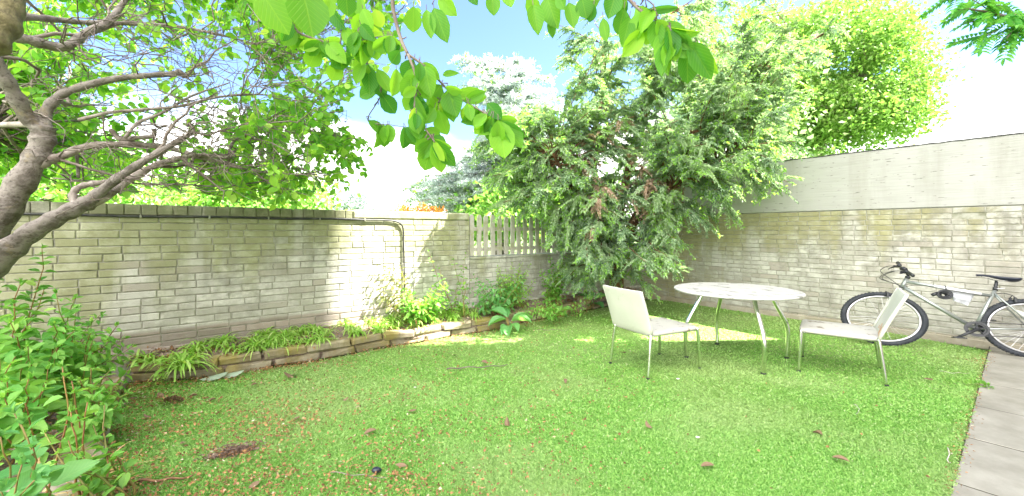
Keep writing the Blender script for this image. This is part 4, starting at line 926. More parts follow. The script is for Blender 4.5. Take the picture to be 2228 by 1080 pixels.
    print('cherry leaves', n)
    # --- low hanging boughs close to the house: large leaves seen one by one
    hb_ = MB(); hl = MB(); fl = MB()
    def bough(pts, r0, r1, n=7):
        P = catmull([at(*p) for p in pts], 6); hb_.tube(P, np.linspace(r0, r1, len(P)), 7); return P
    B = []
    B.append(bough([(700, -160, 1.75), (820, -90, 1.75), (850, -30, 1.75), (856, 25, 1.75), (872, 85, 1.74), (887, 118, 1.73)], .011, .0065))
    B.append(bough([(887, 118, 1.73), (903, 160, 1.72), (905, 200, 1.72), (903, 240, 1.72), (925, 280, 1.7), (941, 303, 1.7)], .006, .003))
    B.append(bough([(887, 118, 1.73), (925, 145, 1.75), (955, 175, 1.78), (985, 205, 1.8), (1030, 232, 1.78), (1062, 250, 1.75), (1085, 262, 1.74)], .0055, .003))
    B.append(bough([(900, -120, 1.75), (1050, -110, 1.7), (1200, -70, 1.65), (1330, -30, 1.6), (1390, 20, 1.55), (1430, 45, 1.52), (1458, 62, 1.5), (1462, 95, 1.5)], .010, .003))
    B.append(bough([(700, -160, 1.75), (620, -40, 1.9), (640, 60, 2.0), (700, 90, 2.05), (740, 105, 2.1), (800, 140, 2.1)], .008, .003))
    B.append(bough([(740, 105, 2.1), (745, 60, 2.05), (760, 38, 2.05)], .004, .002))
    B.append(bough([(780, -40, 2.0), (790, 30, 2.0), (775, 90, 2.0), (812, 82, 2.0), (855, 78, 1.95)], .005, .002))
    B.append(bough([(420, -150, 1.2), (540, -120, 1.15), (640, -80, 1.12), (690, -40, 1.12)], .010, .004))
    B.append(bough([(800, 140, 2.1), (830, 200, 2.2), (800, 262, 2.4), (850, 272, 2.4), (905, 280, 2.45)], .004, .0015))
    B.append(bough([(985, 205, 1.8), (960, 215, 1.8), (930, 205, 1.85)], .003, .0015))
    B.append(bough([(1430, 45, 1.52), (1420, 10, 1.5), (1380, -15, 1.5)], .003, .002))
    B.append(bough([(950, -110, 1.75), (960, -40, 1.75), (940, 10, 1.75)], .004, .002))
    def hleaf(x0, y0, x1, y1, wpx, Z, turn=0.0):
        a, e = at(x0, y0, Z), at(x1, y1, Z + rng.uniform(-.04, .04)); d = e - a; L_ = np.linalg.norm(d); W = wpx / F0 * Z
        v = nrm(np.array([-a[0], -a[1], CZ - a[2]])); N_ = v + rng.normal(size=3) * .18 + np.cross(nrm(d), v) * turn; leaves(hl, a, d, N_, L_, W * 1.1, 'hi', np.array([rng.uniform(.5, 1.4)]))
        hb_.tube([a - nrm(d) * .012 + [0, 0, .012], a], .0016, 4, cap=False)
    HL = [(560, -30, 625, 70, 66, 1.12), (655, -32, 682, 76, 80, 1.12), (716, -18, 704, 42, 34, 1.3), (752, -22, 757, 36, 38, 1.4), (900, 14, 898, 71, 36, 1.75), (928, 22, 938, 79, 27, 1.75), (944, 18, 971, 88, 38, 1.75), (955, -10, 990, 33, 32, 1.75), (1020, -30, 1036, 10, 24, 1.7),
          (1070, -15, 1075, 32, 30, 1.7), (1100, -25, 1112, 14, 28, 1.7), (1160, 12, 1171, 67, 34, 1.65), (1190, -8, 1209, 56, 42, 1.65), (1196, 40, 1203, 81, 18, 1.65), (1152, -12, 1166, 40, 30, 1.66), (1238, 6, 1249, 57, 30, 1.62), (1266, -6, 1276, 39, 36, 1.6), (1292, 10, 1282, 48, 24, 1.6), (1215, -15, 1226, 20, 26, 1.6),
          (1340, -16, 1326, 35, 38, 1.58), (1358, 18, 1345, 76, 34, 1.56), (1312, 40, 1319, 88, 22, 1.58), (1370, 38, 1357, 100, 36, 1.55), (1398, 66, 1359, 121, 36, 1.54), (1446, 52, 1447, 156, 38, 1.52, .3), (1452, 92, 1437, 160, 30, 1.5), (1422, 60, 1404, 98, 26, 1.54), (1492, 94, 1500, 182, 44, 1.5), (1502, 92, 1546, 168, 42, 1.49), (1515, 96, 1556, 160, 30, 1.5, .5), (1458, 62, 1497, 112, 30, 1.5, .6), (1430, 42, 1446, 84, 30, 1.5, -.6),
          (1400, 24, 1478, 18, 16, 1.52), (1458, 60, 1520, 78, 24, 1.5, .7), (1462, 95, 1510, 100, 20, 1.5), (1420, 20, 1396, 62, 30, 1.52),
          (941, 303, 924, 373, 44, 1.7), (944, 306, 962, 376, 34, 1.7), (940, 304, 990, 362, 32, 1.7), (944, 306, 965, 352, 24, 1.69, .5), (940, 302, 902, 331, 28, 1.7), (944, 302, 984, 326, 16, 1.7), (936, 304, 918, 345, 30, 1.71),
          (1086, 262, 1098, 342, 52, 1.74), (1088, 262, 1138, 320, 38, 1.74), (1084, 262, 1062, 302, 34, 1.75, .6), (1082, 258, 1046, 292, 30, 1.75), (1060, 225, 1090, 258, 30, 1.74), (1090, 266, 1142, 300, 24, 1.74),
          (1036, 232, 1046, 285, 34, 1.78), (1010, 220, 1056, 200, 22, 1.78), (985, 205, 1060, 212, 34, 1.78), (975, 195, 992, 250, 44, 1.78, .3), (960, 185, 940, 212, 34, 1.78), (955, 240, 970, 295, 40, 1.78, .5), (945, 235, 925, 268, 28, 1.78), (1000, 160, 960, 162, 14, 1.8), (925, 145, 935, 205, 40, 1.74), (900, 130, 878, 172, 34, 1.74),
          (905, 200, 880, 240, 30, 1.73), (905, 205, 912, 250, 34, 1.73), (903, 240, 912, 300, 34, 1.72), (925, 280, 960, 300, 24, 1.71), (800, 140, 806, 204, 34, 2.1), (820, 150, 850, 200, 26, 2.1), (862, 150, 858, 208, 30, 1.95), (735, 138, 722, 176, 34, 2.1), (700, 92, 650, 105, 24, 2.05), (690, 105, 672, 148, 36, 2.05),
          (800, 90, 806, 124, 26, 2.0), (770, 92, 765, 125, 24, 2.0), (745, 62, 775, 98, 30, 2.05), (845, 80, 850, 120, 26, 1.95), (870, 110, 850, 140, 28, 1.75), (640, 60, 618, 98, 34, 2.0), (600, 20, 575, 60, 36, 1.95), (720, 20, 745, 62, 26, 2.05), (790, 30, 770, 70, 26, 2.0), (815, 20, 830, 60, 28, 2.0)]
    for h in HL: hleaf(*h)
    for P in (B[1], B[2], B[4], B[6], B[8], B[9], B[2], B[4], B[6]):
        for k in range(13):
            p, d = pick(P, rng.uniform(.1, 1)); x, y = proj(p); L_ = rng.uniform(32, 54); an = rng.normal(0, .75)
            hleaf(x, y, x + math.sin(an) * L_, y + math.cos(an) * L_, L_ * rng.uniform(.5, .66), p[1] + rng.uniform(-.05, .05), rng.normal() * .5)
    for P in (B[3],):
        for k in range(24):
            p, d = pick(P, rng.uniform(.12, .98)); x, y = proj(p); L_ = rng.uniform(48, 70); an = rng.normal(0, .5)
            if y + L_ > 70 + max(0, x - 1380) * .5 and x < 1300: continue
            hleaf(x, y, x + math.sin(an) * L_, y + math.cos(an) * L_, L_ * .56, p[1], rng.normal() * .4)
    for P in B:                                   # bud scales and small fruit stalks
        for k in range(5):
            p, d = pick(P, rng.uniform(.2, 1)); 
            for q in range(3): hb_.tube([p, p + rng.normal(size=3) * .012 + [0, 0, -.01]], [.0012, .003], 5)
    ho = hb_.build('hanging_boughs', M['twig'], root, smooth=True); hl.build('large_leaves', M['leafA'], root, smooth=True, uv=True)
cherry()

# ------------------------------------------------------------------ generic crowned tree built from target points
def crown_targets(poly, zr, n, xr, yr):
    T_ = []
    while len(T_) < n:
        x, y = rng.uniform(*xr), rng.uniform(*yr)
        if inpoly(x, y, poly): T_.append(at(x, y, rng.uniform(*zr)))
    return T_

def yew():
    base = at(1345, 0, 8.1); base[2] = 0.12; root = empty('yew_tree', base, 'large spreading yew with drooping sprays and a brown dead patch in the garden corner', 'tree')
    tr = []
    def st(l, m='yewbark'):
        P = catmull([np.array(p) for p in l], 5); b = MB(); r0 = l and .0
        return P
    stems = [[base, at(1335, 560, 8.0), at(1350, 450, 7.9), at(1385, 300, 7.8), at(1425, 200, 7.8), at(1450, 90, 7.8), at(1460, 20, 7.8)],
             [base, at(1330, 570, 8.0), at(1310, 470, 7.9), at(1290, 330, 7.9), at(1310, 200, 7.9), at(1312, 80, 7.9)],
             [base, at(1350, 560, 8.0), at(1400, 440, 7.8), at(1470, 330, 7.7), at(1580, 230, 7.6), at(1680, 140, 7.6), at(1790, 75, 7.6)],
             [base, at(1330, 570, 8.0), at(1260, 470, 7.8), at(1200, 360, 7.7), at(1150, 290, 7.7), at(1120, 250, 7.7)],
             [base, at(1350, 560, 7.9), at(1380, 480, 7.3), at(1480, 400, 6.9), at(1600, 330, 6.8)],
             [base, at(1330, 560, 7.9), at(1300, 480, 7.2), at(1240, 400, 6.8), at(1200, 330, 6.6)]]
    b = MB(); allp = []; allr = []
    for i, l in enumerate(stems):
        P = catmull(l, 6); r = np.linspace(.11 if i < 4 else .08, .018, len(P)); b.tube(P, r * (1 + rng.normal(size=len(P)) * .05), 10); allp.append(P[4:]); allr.append(r[4:])
    b.build('trunk', M['yewbark'], root, smooth=True)
    allp = np.vstack(allp); allr = np.concatenate(allr)
    poly = [(1215, 560), (1240, 610), (1350, 622), (1430, 600), (1480, 520), (1580, 470), (1640, 425), (1625, 395), (1650, 350), (1740, 315), (1750, 235), (1770, 160), (1800, 90), (1700, 70), (1620, 75), (1560, 30), (1440, 20), (1380, 60), (1290, 60), (1215, 95), (1225, 190), (1215, 230), (1160, 240), (1110, 250), (1095, 300), (1075, 400), (1100, 455), (1190, 500)]
    old = MB(); new = MB(); dd_ = MB(); tw = MB()
    def spray(p, d, ln, dead=False, fresh=.5):
        """flat drooping spray: axis + alternating short shoots, bright new tips"""
        if lit_path(p + nrm(d) * ln * .6)[0] and rng.random() < .97: return
        n = 9; t = np.linspace(0, 1, n)[:, None]; d = nrm(d); ax = p + d * ln * t + np.array([0, 0, -1.0]) * ln * .38 * t ** 2.0
        T_ = nrm(np.gradient(ax, axis=0)); up = nrm(np.array([0, 0, 1.0]) + rng.normal(size=3) * .35); S = nrm(np.cross(T_, up))
        P = []; D = []; L = []
        for k in range(1, n):
            for s_ in (-1, 1):
                for q in range(3):
                    P.append(ax[k] - T_[k] * rng.uniform(0, ln / n)); D.append(T_[k] * rng.uniform(.5, 1.0) + S[k] * s_ * rng.uniform(.6, 1) + rng.normal(size=3) * .22 - [0, 0, .15]); L.append(ln * .21 * (1.15 - .6 * k / n) * rng.uniform(.7, 1.2))
        P = np.array(P); D = nrm(np.array(D)); L = np.array(L) + .012; N_ = nrm(up + rng.normal(size=P.shape) * .4)
        leaves(dd_ if dead else old, P, D, N_, L, L * .33, 'low')
        if not dead and rng.random() < fresh:
            k = 7; Pt = ax[-1] - T_[-1] * rng.uniform(0, ln * .4, (k, 1)) + rng.normal(size=(k, 3)) * .015; leaves(new, Pt, nrm(T_[-1] * .7 + rng.normal(size=(k, 3)) * .6 + [0, 0, .1]), N_[:k], rng.uniform(.04, .075, k), rng.uniform(.018, .03, k), 'low')
    T_ = crown_targets(poly, (6.1, 9.0), 205, (1000, 1800), (20, 622)) + crown_targets(poly, (6.0, 7.3), 125, (1000, 1800), (20, 622)) + crown_targets([(1040, 270), (1045, 400), (1100, 460), (1170, 480), (1240, 610), (1480, 560), (1450, 250), (1150, 230)], (6.1, 7.4), 150, (1040, 1480), (230, 610)) + crown_targets([(1450, 60), (1480, 350), (1640, 400), (1740, 310), (1800, 90), (1700, 60)], (5.2, 6.6), 50, (1450, 1800), (50, 400))
    T_ += [at(1715, 400, 6.6), at(1690, 405, 6.6), at(1655, 410, 6.7), at(1600, 470, 6.8), at(1210, 60, 7.6), at(1270, 20, 7.7), at(1520, 10, 7.6), at(1800, 62, 7.5), at(1830, 60, 7.5), at(1750, 90, 7.5), at(1650, 20, 7.7), at(1600, 0, 7.7), at(1480, 590, 6.9), at(1420, 620, 6.8), at(1500, 540, 6.9), at(1200, 600, 6.9), at(1240, 605, 6.8), at(1600, -30, 7.7), at(1650, -20, 7.7)]
    for g in T_:
        x, y = proj(g)
        if (g[:2] @ nl_[:2]) > 5.40 and g[2] < 1.8: continue           # stays inside the garden below the wall tops
        if (g[:2] @ nr_[:2]) > 7.80 and g[2] < 2.75: continue
        d = np.linalg.norm(allp - g, axis=1) + .6 * np.maximum(0, allp[:, 2] - g[2] - .1); i = int(np.argmin(d + rng.uniform(0, .35, len(d)))); P = branch(allp[i], g, .10, .07, 9); ln = np.linalg.norm(g - allp[i])
        tw.tube(P, np.linspace(min(allr[i] * .5, .020), .004, 9), 5, cap=False)
        isd = math.exp(-((x - 1365) / 75) ** 2 - ((y - 390) / 95) ** 2) > rng.random() * 1.25 and g[1] < 7.9
        fr = .6 if y > 240 else .4
        if x < 1330 and 230 < y < 480: fr = .85
        for k in range(int(9 + ln * 9)):
            t_ = rng.uniform(.25, 1) ** .8; p, dr_ = pick(P, t_); sd = nrm(dr_ * .7 + rng.normal(size=3) * .55 * [1, 1, .6]); l2 = rng.uniform(.12, .34)
            if isd and rng.random() < .68: spray(p, nrm(sd + [0, 0, -.45]), l2 * .8, True)
            else: spray(p, sd, l2, False, fr)
    tw.build('branches', M['yewbark'], root, smooth=True)
    for bb, nm, m in ((old, 'foliage', 'yewold'), (new, 'new_shoots', 'yewnew'), (dd_, 'dead_foliage', 'yewdead')):
        o_ = bb.build(nm, M[m], root)
        if nm == 'dead_foliage': o_['label'] = 'brown dead sprays hanging in the middle of the yew'
    print('yew', old.n // 4, new.n // 4)
yew()

def broadtree(name, label, base, stems, poly, zr, n, ext, lsize, lm, density, barkm='bark', sp=.45, kind='low', bare=0.0):
    root = empty(name, base, label, 'tree'); b = MB(); allp = []; allr = []
    for l, r0 in stems:
        P = catmull(l, 6); r = np.linspace(r0, r0 * .18, len(P)); b.tube(P, r * (1 + rng.normal(size=len(P)) * .05), 9); allp.append(P[5:]); allr.append(r[5:])
    b.build('trunk', M[barkm], root, smooth=True); allp = np.vstack(allp); allr = np.concatenate(allr); tw = MB(); P_ = []; D_ = []
    for g in crown_targets(poly, zr, n, *ext):
        d = np.linalg.norm(allp - g, axis=1) + .8 * np.maximum(0, allp[:, 2] - g[2]); i = int(np.argmin(d + rng.uniform(0, .6, len(d)))); P = branch(allp[i], g, .08, .09, 8); tw.tube(P, np.linspace(min(allr[i] * .5, .05), .008, 8), 5, cap=False)
        dn = density * rng.uniform(.4, 1.5)
        k = int(dn); c = g + rng.normal(size=(k, 3)) * sp * rng.uniform(.5, 1.1) * [1, 1, .6]; c[:, 2] -= np.abs(rng.normal(size=k)) * sp * .2; P_.append(c); D_.append(rng.normal(size=(k, 3)) + (c - g) * 1.2)
        t_ = rng.uniform(.4, 1, k // 3); q = np.array([pick(P, a)[0] for a in t_]) + rng.normal(size=(k // 3, 3)) * sp * .35; P_.append(q); D_.append(rng.normal(size=q.shape))
    tw.build('branches', M[barkm], root, smooth=True); P_ = np.vstack(P_); D_ = nrm(np.vstack(D_)); m_ = len(P_); sz = rng.uniform(*lsize, m_)
    b = MB(); leaves(b, P_, D_, nrm(rng.normal(size=(m_, 3)) * .8 + [0, 0, .5]), sz, sz * .7, kind); b.build('foliage', M[lm], root); print(name, m_)
    return root
b0 = at(1790, 0, 14.5); b0[2] = 0
broadtree('lime_tree', 'tall yellow-green broadleaf tree rising behind the right-hand concrete wall', b0,
    [([b0, at(1772, 340, 14.5), at(1790, 300, 14.4), at(1850, 220, 14.2), at(1900, 120, 14.2)], .30), ([b0 + [.2, 0, 0], at(1762, 340, 14.6), at(1755, 250, 14.6), at(1745, 130, 14.6), at(1800, 20, 14.6)], .26), ([b0 + [.1, -.1, 0], at(1775, 330, 14.3), at(1850, 285, 14.0), at(1950, 240, 13.8), at(2010, 200, 13.8)], .18)],
    [(1600, 330), (1760, 345), (1800, 330), (1870, 330), (1960, 300), (2020, 270), (2040, 240), (2030, 180), (2010, 130), (1985, 60), (1920, 0), (1850, -10), (1790, 10), (1700, 20), (1600, 20)], (12.6, 16.6), 330, ((1600, 2045), (-10, 345)), (.09, .17), 'lime', 120, 'barkgrey', .42)
b1 = at(1080, 0, 12.5); b1[2] = 0
def cedar():
    root = empty('cedar_tree', b1, 'blue-grey cedar with tiered feathery boughs beyond the picket fence', 'tree'); b = MB(); P = catmull([b1, at(1110, 400, 12.5), at(1120, 300, 12.5), at(1115, 200, 12.5), at(1105, 140, 12.5)], 6); b.tube(P, np.linspace(.25, .05, len(P)), 10); b.build('trunk', M['barkgrey'], root, smooth=True)
    tw = MB(); nd = MB(); gr = MB()
    poly = [(870, 448), (880, 410), (950, 370), (1000, 335), (1050, 300), (1040, 230), (1005, 190), (1000, 130), (1040, 125), (1090, 150), (1120, 125), (1180, 160), (1240, 200), (1250, 470), (1010, 468)]
    for g in crown_targets(poly, (10.6, 13.0), 290, (860, 1260), (120, 470)):
        s_ = P[-1].copy(); s_[2] = min(P[-1][2], max(.8, g[2] + rng.uniform(-.2, .2))); s_[0] = at(1112, 0, 12.5)[0]; Q = branch(s_, g, .08, .05, 8); tw.tube(Q, np.linspace(.03, .008, 8), 5, cap=False)
        for k in range(42):
            p, d = pick(Q, rng.uniform(.25, 1)); m_ = 12; sd = nrm(d + rng.normal(size=3) * [.7, .7, .25]); l2 = rng.uniform(.15, .4); t = rng.uniform(0, 1, (m_, 1)); c = p + sd * l2 * t + [0, 0, -.04] * t
            green = rng.random() < (.40 if p[0] < at(940, 0, 12)[0] else .10)
            leaves(gr if green else nd, c, nrm(sd + rng.normal(size=(m_, 3)) * .8 + [0, 0, .3]), nrm(rng.normal(size=(m_, 3)) + [0, 0, 1]), rng.uniform(.07, .13, m_), rng.uniform(.02, .035, m_), 'low')
    tw.build('branches', M['barkgrey'], root, smooth=True); nd.build('foliage', M['cedar'], root); gr.build('new_shoots', M['leafFar'], root)
cedar()
for (nm, lab, x, Z, poly, zr, n, ext, ls, lm, dn, sp) in (
    ('hedge_tree', 'bright green bushy tree standing beyond the left white wall, under the cherry boughs', 520, 9.5, [(330, 470), (330, 400), (400, 380), (480, 385), (560, 365), (640, 385), (700, 405), (715, 460)], (8.6, 10.5), 60, ((330, 715), (365, 470)), (.09, .16), 'leafFar', 75, .38),
    ('hedge_tree', 'green broadleaf tree beyond the white wall, behind the forked cherry trunk', 150, 9.0, [(-150, 470), (-150, 150), (-60, 100), (60, 170), (150, 250), (250, 330), (330, 390), (350, 470)], (7.5, 10.5), 95, ((-150, 350), (100, 470)), (.09, .16), 'leafFar', 60, .42),
    ('distant_tree', 'pale hazy green tree far beyond the wall, left of the cedar', 770, 24, [(725, 470), (720, 425), (750, 400), (790, 410), (820, 440), (830, 470)], (22, 26), 45, ((720, 835), (400, 470)), (.16, .28), 'cedar', 80, .55),
    ('distant_tree', 'green shrubby tree beyond the picket fence, behind the yew', 1180, 11.0, [(1020, 500), (1030, 430), (1100, 400), (1200, 420), (1300, 400), (1330, 500)], (9.8, 12.5), 70, ((1020, 1330), (400, 520)), (.10, .18), 'leafFar', 120, .4),
    ('distant_tree', 'dark green tree behind the yew, above the concrete wall', 1560, 12.0, [(1380, 480), (1380, 200), (1450, 110), (1600, 120), (1700, 200), (1720, 340), (1700, 480)], (10.5, 13.5), 90, ((1380, 1720), (110, 480)), (.10, .18), 'yewold', 110, .5)):
    bb = at(x, 0, Z); bb[2] = 0
    yt = min(p[1] for p in poly)
    broadtree(nm, lab, bb, [([bb, at(x, 480, Z), at(x + 8, (480 + yt) / 2, Z), at(x, yt + 25, Z)], .12 if Z < 15 else .2)], poly, zr, n, ext, ls, lm, dn, 'bark', sp)
# orange-leaved shrub peeping over the wall
def orange():
    bb = LW(3.0, .6, 0.0); root = empty('orange_shrub', bb, 'orange-leaved shrub peeping over the top of the white wall', 'shrub'); c = MB(); lv = MB()
    for k in range(60):
        p1 = LW(rng.uniform(2.45, 3.35), .55 + rng.uniform(-.15, .15), rng.uniform(1.70, 1.79) + (.07 if rng.random() < .15 else 0)); P = branch(bb + rng.normal(size=3) * [.1, .1, 0], p1, .05, .05, 6); c.tube(P, np.linspace(.008, .002, 6), 5, cap=False); n = 16
        leaves(lv, p1 + rng.normal(size=(n, 3)) * [.045, .045, .035] - [0, 0, .03], rdir(n, 1.2), rdir(n), rng.uniform(.03, .06, n), rng.uniform(.012, .025, n), 'low')
    c.build('stems', M['twig'], root); lv.build('foliage', leafmat('orange_leaf', (0.55, 0.16, 0.02), (0.70, 0.33, 0.03), .4, tcol=(1, 1, 1)), root)
orange()
# rowan bough reaching in at the top right
def rowan():
    bb = np.array([8.2, 4.2, 0.0]); root = empty('rowan_tree', bb, 'rowan bough with feathery compound leaves reaching in at the top right', 'tree')
    b = MB(); P = catmull([bb, bb + [-.1, 0, 1.6], at(2600, -60, 4.0), at(2420, -60, 3.6), at(2290, 10, 3.4), at(2205, 35, 3.3), at(2140, 25, 3.25), at(2085, 15, 3.2)], 6); b.tube(P, np.concatenate([np.linspace(.12, .02, len(P) // 2), np.linspace(.02, .004, len(P) - len(P) // 2)]), 8); b.build('trunk', M['twig'], root, smooth=True)
    lv = MB(); rc_ = MB(); sub = [P[-19:]]
    for (x0, y0, x1, y1) in ((2240, 20, 2140, 75), (2250, 30, 2190, 80), (2180, 30, 2110, 50), (2200, 20, 2150, -20), (2160, 25, 2080, -10), (2260, 40, 2225, 70)): sub.append(branch(at(x0, y0, 3.35), at(x1, y1, 3.25), .05, .05, 7)); rc_.tube(sub[-1], .004, 5)
    for Q in sub:
        for k in range(7):
            p, d = pick(Q, rng.uniform(.15, 1)); x, y = proj(p); dd = nrm(d * .5 + rng.normal(size=3) * .5 + [-.35, 0, -.3]); ln = rng.uniform(.13, .22); n = 8; t = np.linspace(.12, 1, n)[:, None]; ax = p + dd * ln * t + [0, 0, -.03] * t ** 2; up = nrm(rng.normal(size=3) * .5 + [0, 0, 1]); S = nrm(np.cross(dd, up)); rc_.tube(np.vstack([[p], ax]), .0015, 4, cap=False)
            for s_ in (-1, 1): leaves(lv, ax, nrm(dd * .55 + S * s_), up, rng.uniform(.055, .075, n), .025, 'mid')
            leaves(lv, ax[-1:], dd, up, .06, .025, 'mid')
    rc_.build('twigs', M['twig'], root); lv.build('foliage', M['rowan'], root, smooth=True, uv=True)
rowan()

# ------------------------------------------------------------------ shrubs and weeds
def stemmy(root_label, cat, base, tips, leafL, lm, sm, pairs, Wr=.55, droop=.25, name='leafy_shrub', group=None, kind='mid', tipm=None, rad=.006):
    base = np.asarray(base, float); root = empty(name, base, root_label, cat, group); sb = MB(); lv = MB(); tp = MB()
    for tpnt in tips:
        b_ = base + rng.normal(size=3) * [.09, .09, 0]; P = branch(b_, tpnt, .02, .05, 9); L_ = np.linalg.norm(P[-1] - P[0]); sb.tube(P, np.linspace(rad, rad * .4, 9), 6)
        n = max(3, int(pairs * L_)); a0 = rng.uniform(0, 6)
        for k in range(n):
            t_ = .15 + .85 * (k + rng.uniform(0, .4)) / n; p, d = pick(P, min(t_, 1)); s1 = nrm(np.cross(d, [math.cos(a0 + k * 1.57), math.sin(a0 + k * 1.57), .1])); sz = leafL * (1.1 - .55 * max(0, t_ - .5) / .5) * rng.uniform(.75, 1.2)
            for sg in (-1, 1):
                D = nrm(s1 * sg + d * .35 + rng.normal(size=3) * .2 - [0, 0, droop * rng.uniform(0, 1)]); leaves(lv, p + D * .012, D, nrm([0, 0, 1] + rng.normal(size=3) * .35), sz, sz * Wr, kind, np.array([rng.uniform(.4, 1.4)]))
        n = 5; leaves(lv, np.repeat(P[-1:], n, 0), nrm(nrm(P[-1] - P[-2]) * .9 + rng.normal(size=(n, 3)) * .5), rdir(n, 1), leafL * .4, leafL * .16, kind)
    sb.build('stems', M[sm], root, smooth=True); lv.build('foliage', M[lm], root, smooth=True, uv=True); return root
def tipsat(L): return [at(*p) for p in L]
stemmy('tall leafy shrub with long upright shoots, nearest the fork of the cherry trunk', 'shrub', (-3.55, 2.95, .1), tipsat([(78, 548, 2.9), (52, 620, 2.8), (95, 622, 2.95), (30, 660, 2.7), (10, 600, 2.9), (-30, 640, 2.7), (20, 700, 2.6), (70, 690, 2.8), (-20, 720, 2.5)]), .105, 'shrub', 'redstem', 17)
stemmy('leafy shrub with slanting green shoots in the middle of the left bed', 'shrub', (-3.3, 3.0, .1), tipsat([(110, 642, 2.75), (168, 643, 2.9), (172, 668, 3.0), (130, 700, 2.8), (150, 720, 2.75), (190, 700, 3.0), (90, 740, 2.6), (200, 740, 2.9), (120, 760, 2.7), (60, 770, 2.6)]), .10, 'shrub', 'stem', 17)
stemmy('low dense leafy shrub spreading against the wall behind the left bed', 'shrub', (-3.65, 3.45, .15), tipsat([(220, 690, 3.3), (250, 710, 3.4), (235, 740, 3.3), (270, 735, 3.5), (190, 730, 3.2), (200, 770, 3.1), (150, 760, 3.2), (260, 770, 3.4), (230, 790, 3.2), (285, 755, 3.6), (170, 790, 3.0)]), .09, 'shrub', 'stem', 20)
stemmy('bushy bright green shrub overhanging the flat stone edging', 'shrub', (-2.75, 2.75, .1), tipsat([(200, 800, 2.75), (240, 810, 2.8), (270, 830, 2.9), (280, 860, 2.8), (260, 880, 2.7), (230, 850, 2.7), (180, 830, 2.6), (285, 800, 3.1), (210, 870, 2.5), (160, 850, 2.6)]), .085, 'weed', 'stem', 20)
stemmy('dark leafy shrub at the left frame edge below the cherry boughs', 'shrub', (-2.95, 2.45, .1), tipsat([(0, 760, 2.35), (40, 780, 2.4), (-40, 800, 2.3), (20, 830, 2.3), (60, 830, 2.4), (-60, 740, 2.4), (90, 800, 2.5), (0, 870, 2.2), (50, 880, 2.25), (100, 850, 2.4), (-30, 700, 2.5), (-80, 850, 2.2)]), .12, 'shrub', 'redstem', 15)
stemmy('young plant with orange-red stems rising from bare soil of the left bed', 'plant', (-2.15, 2.05, .1), tipsat([(134, 800, 2.05), (172, 822, 2.1), (195, 872, 2.1), (150, 900, 2.05)]), .085, 'weed', 'redstem', 9, Wr=.75, name='young_plant')
stemmy('low light green plant in the bottom left corner with broad toothed leaves', 'plant', (-2.05, 1.68, .08), tipsat([(20, 905, 1.75), (50, 925, 1.72), (0, 950, 1.65), (60, 980, 1.62), (30, 1010, 1.6), (90, 1040, 1.62), (10, 1060, 1.55), (-30, 930, 1.7)]), .125, 'broad', 'stem', 7, Wr=.62, name='young_plant')
stemmy('sprawling small-leaved plant between the red-stemmed plant and the stone edging', 'plant', (-1.95, 2.1, .1), tipsat([(200, 930, 2.15), (230, 880, 2.2), (150, 960, 2.0), (180, 990, 2.0), (210, 960, 2.1), (120, 1010, 1.9), (170, 1040, 1.9), (100, 940, 2.0)]), .065, 'weed', 'stem', 14, name='young_plant')
stemmy('ivy clump climbing the foot of the white wall beside the left bed', 'ivy', LW(-1.15, -.12, .25), [LW(-1.15 + a, -.05 - c_, z) for a, z, c_ in ((.0, .62, 0), (.12, .52, .02), (-.1, .5, .02), (.3, .45, .03), (.4, .40, .05), (-.25, .42, .04), (.2, .38, .1), (.05, .4, .08), (.5, .50, .1))], .085, 'shrub', 'stem', 22, Wr=.8, name='ivy')
stemmy('single dark-stemmed seedling growing alone among the strap leaves against the wall', 'seedling', gnd(602, 735, .2), tipsat([(590, 652, 5.0), (606, 668, 4.95)]), .10, 'weed', 'twig', 8, Wr=.6, name='seedling', rad=.005)
# climbers and weeds under the cable
def px3(l, Z): return [at(a, b_, Z) for a, b_ in l]
stemmy('pale bronze-leaved climber against the sunlit wall beside the hanging cable', 'climber', LW(2.42, -.18, .25), [LW(t, -.05 - rng.uniform(0, .04), z) for t, z in ((2.04, .98), (2.0, .80), (1.98, .62), (2.15, .95), (2.25, .9), (2.1, .60), (2.35, .95), (2.3, .70), (2.42, .85))], .075, 'ivy', 'stem', 15, Wr=.55, name='climber', rad=.004)
stemmy('dense bright green weed clump at the foot of the hanging cable', 'weed', LW(2.5, -.3, .22), [LW(2.5 + a, -.28 + c_, z) for a, c_, z in [(rng.uniform(-.45, .45), rng.uniform(-.25, .2), rng.uniform(.36, .74)) for _ in range(24)]], .095, 'weed', 'stem', 16, Wr=.6, name='weed_clump', rad=.004)
stemmy('thin straggly weeds with tall bare stems in front of the dappled wall', 'weed', LW(3.15, -.28, .22), [LW(3.1 + a, -.2, z) for a, z in ((-.35, 1.15), (-.2, .9), (0, 1.05), (.15, .85), (.25, 1.1), (.3, .7), (-.1, .7), (.1, .6))], .07, 'weed', 'stem', 9, name='weed_clump', rad=.004)
stemmy('mid-height weed bush below the low end of the white wall', 'weed', LW(3.75, -.42, .2), [LW(3.75 + a, -.35 + c_, z) for a, c_, z in [(rng.uniform(-.55, .55), rng.uniform(-.2, .25), rng.uniform(.3, .8)) for _ in range(26)]], .085, 'broad', 'stem', 15, name='weed_clump', rad=.004)
stemmy('fine-leaved bright green bush under the picket fence', 'bush', LW(4.15, -.2, .22), [LW(4.2 + a, -.2 + c_, z) for a, c_, z in [(rng.uniform(-.4, .45), rng.uniform(-.15, .15), rng.uniform(.45, .92)) for _ in range(30)]], .06, 'yewnew', 'stem', 22, name='bush', rad=.004)
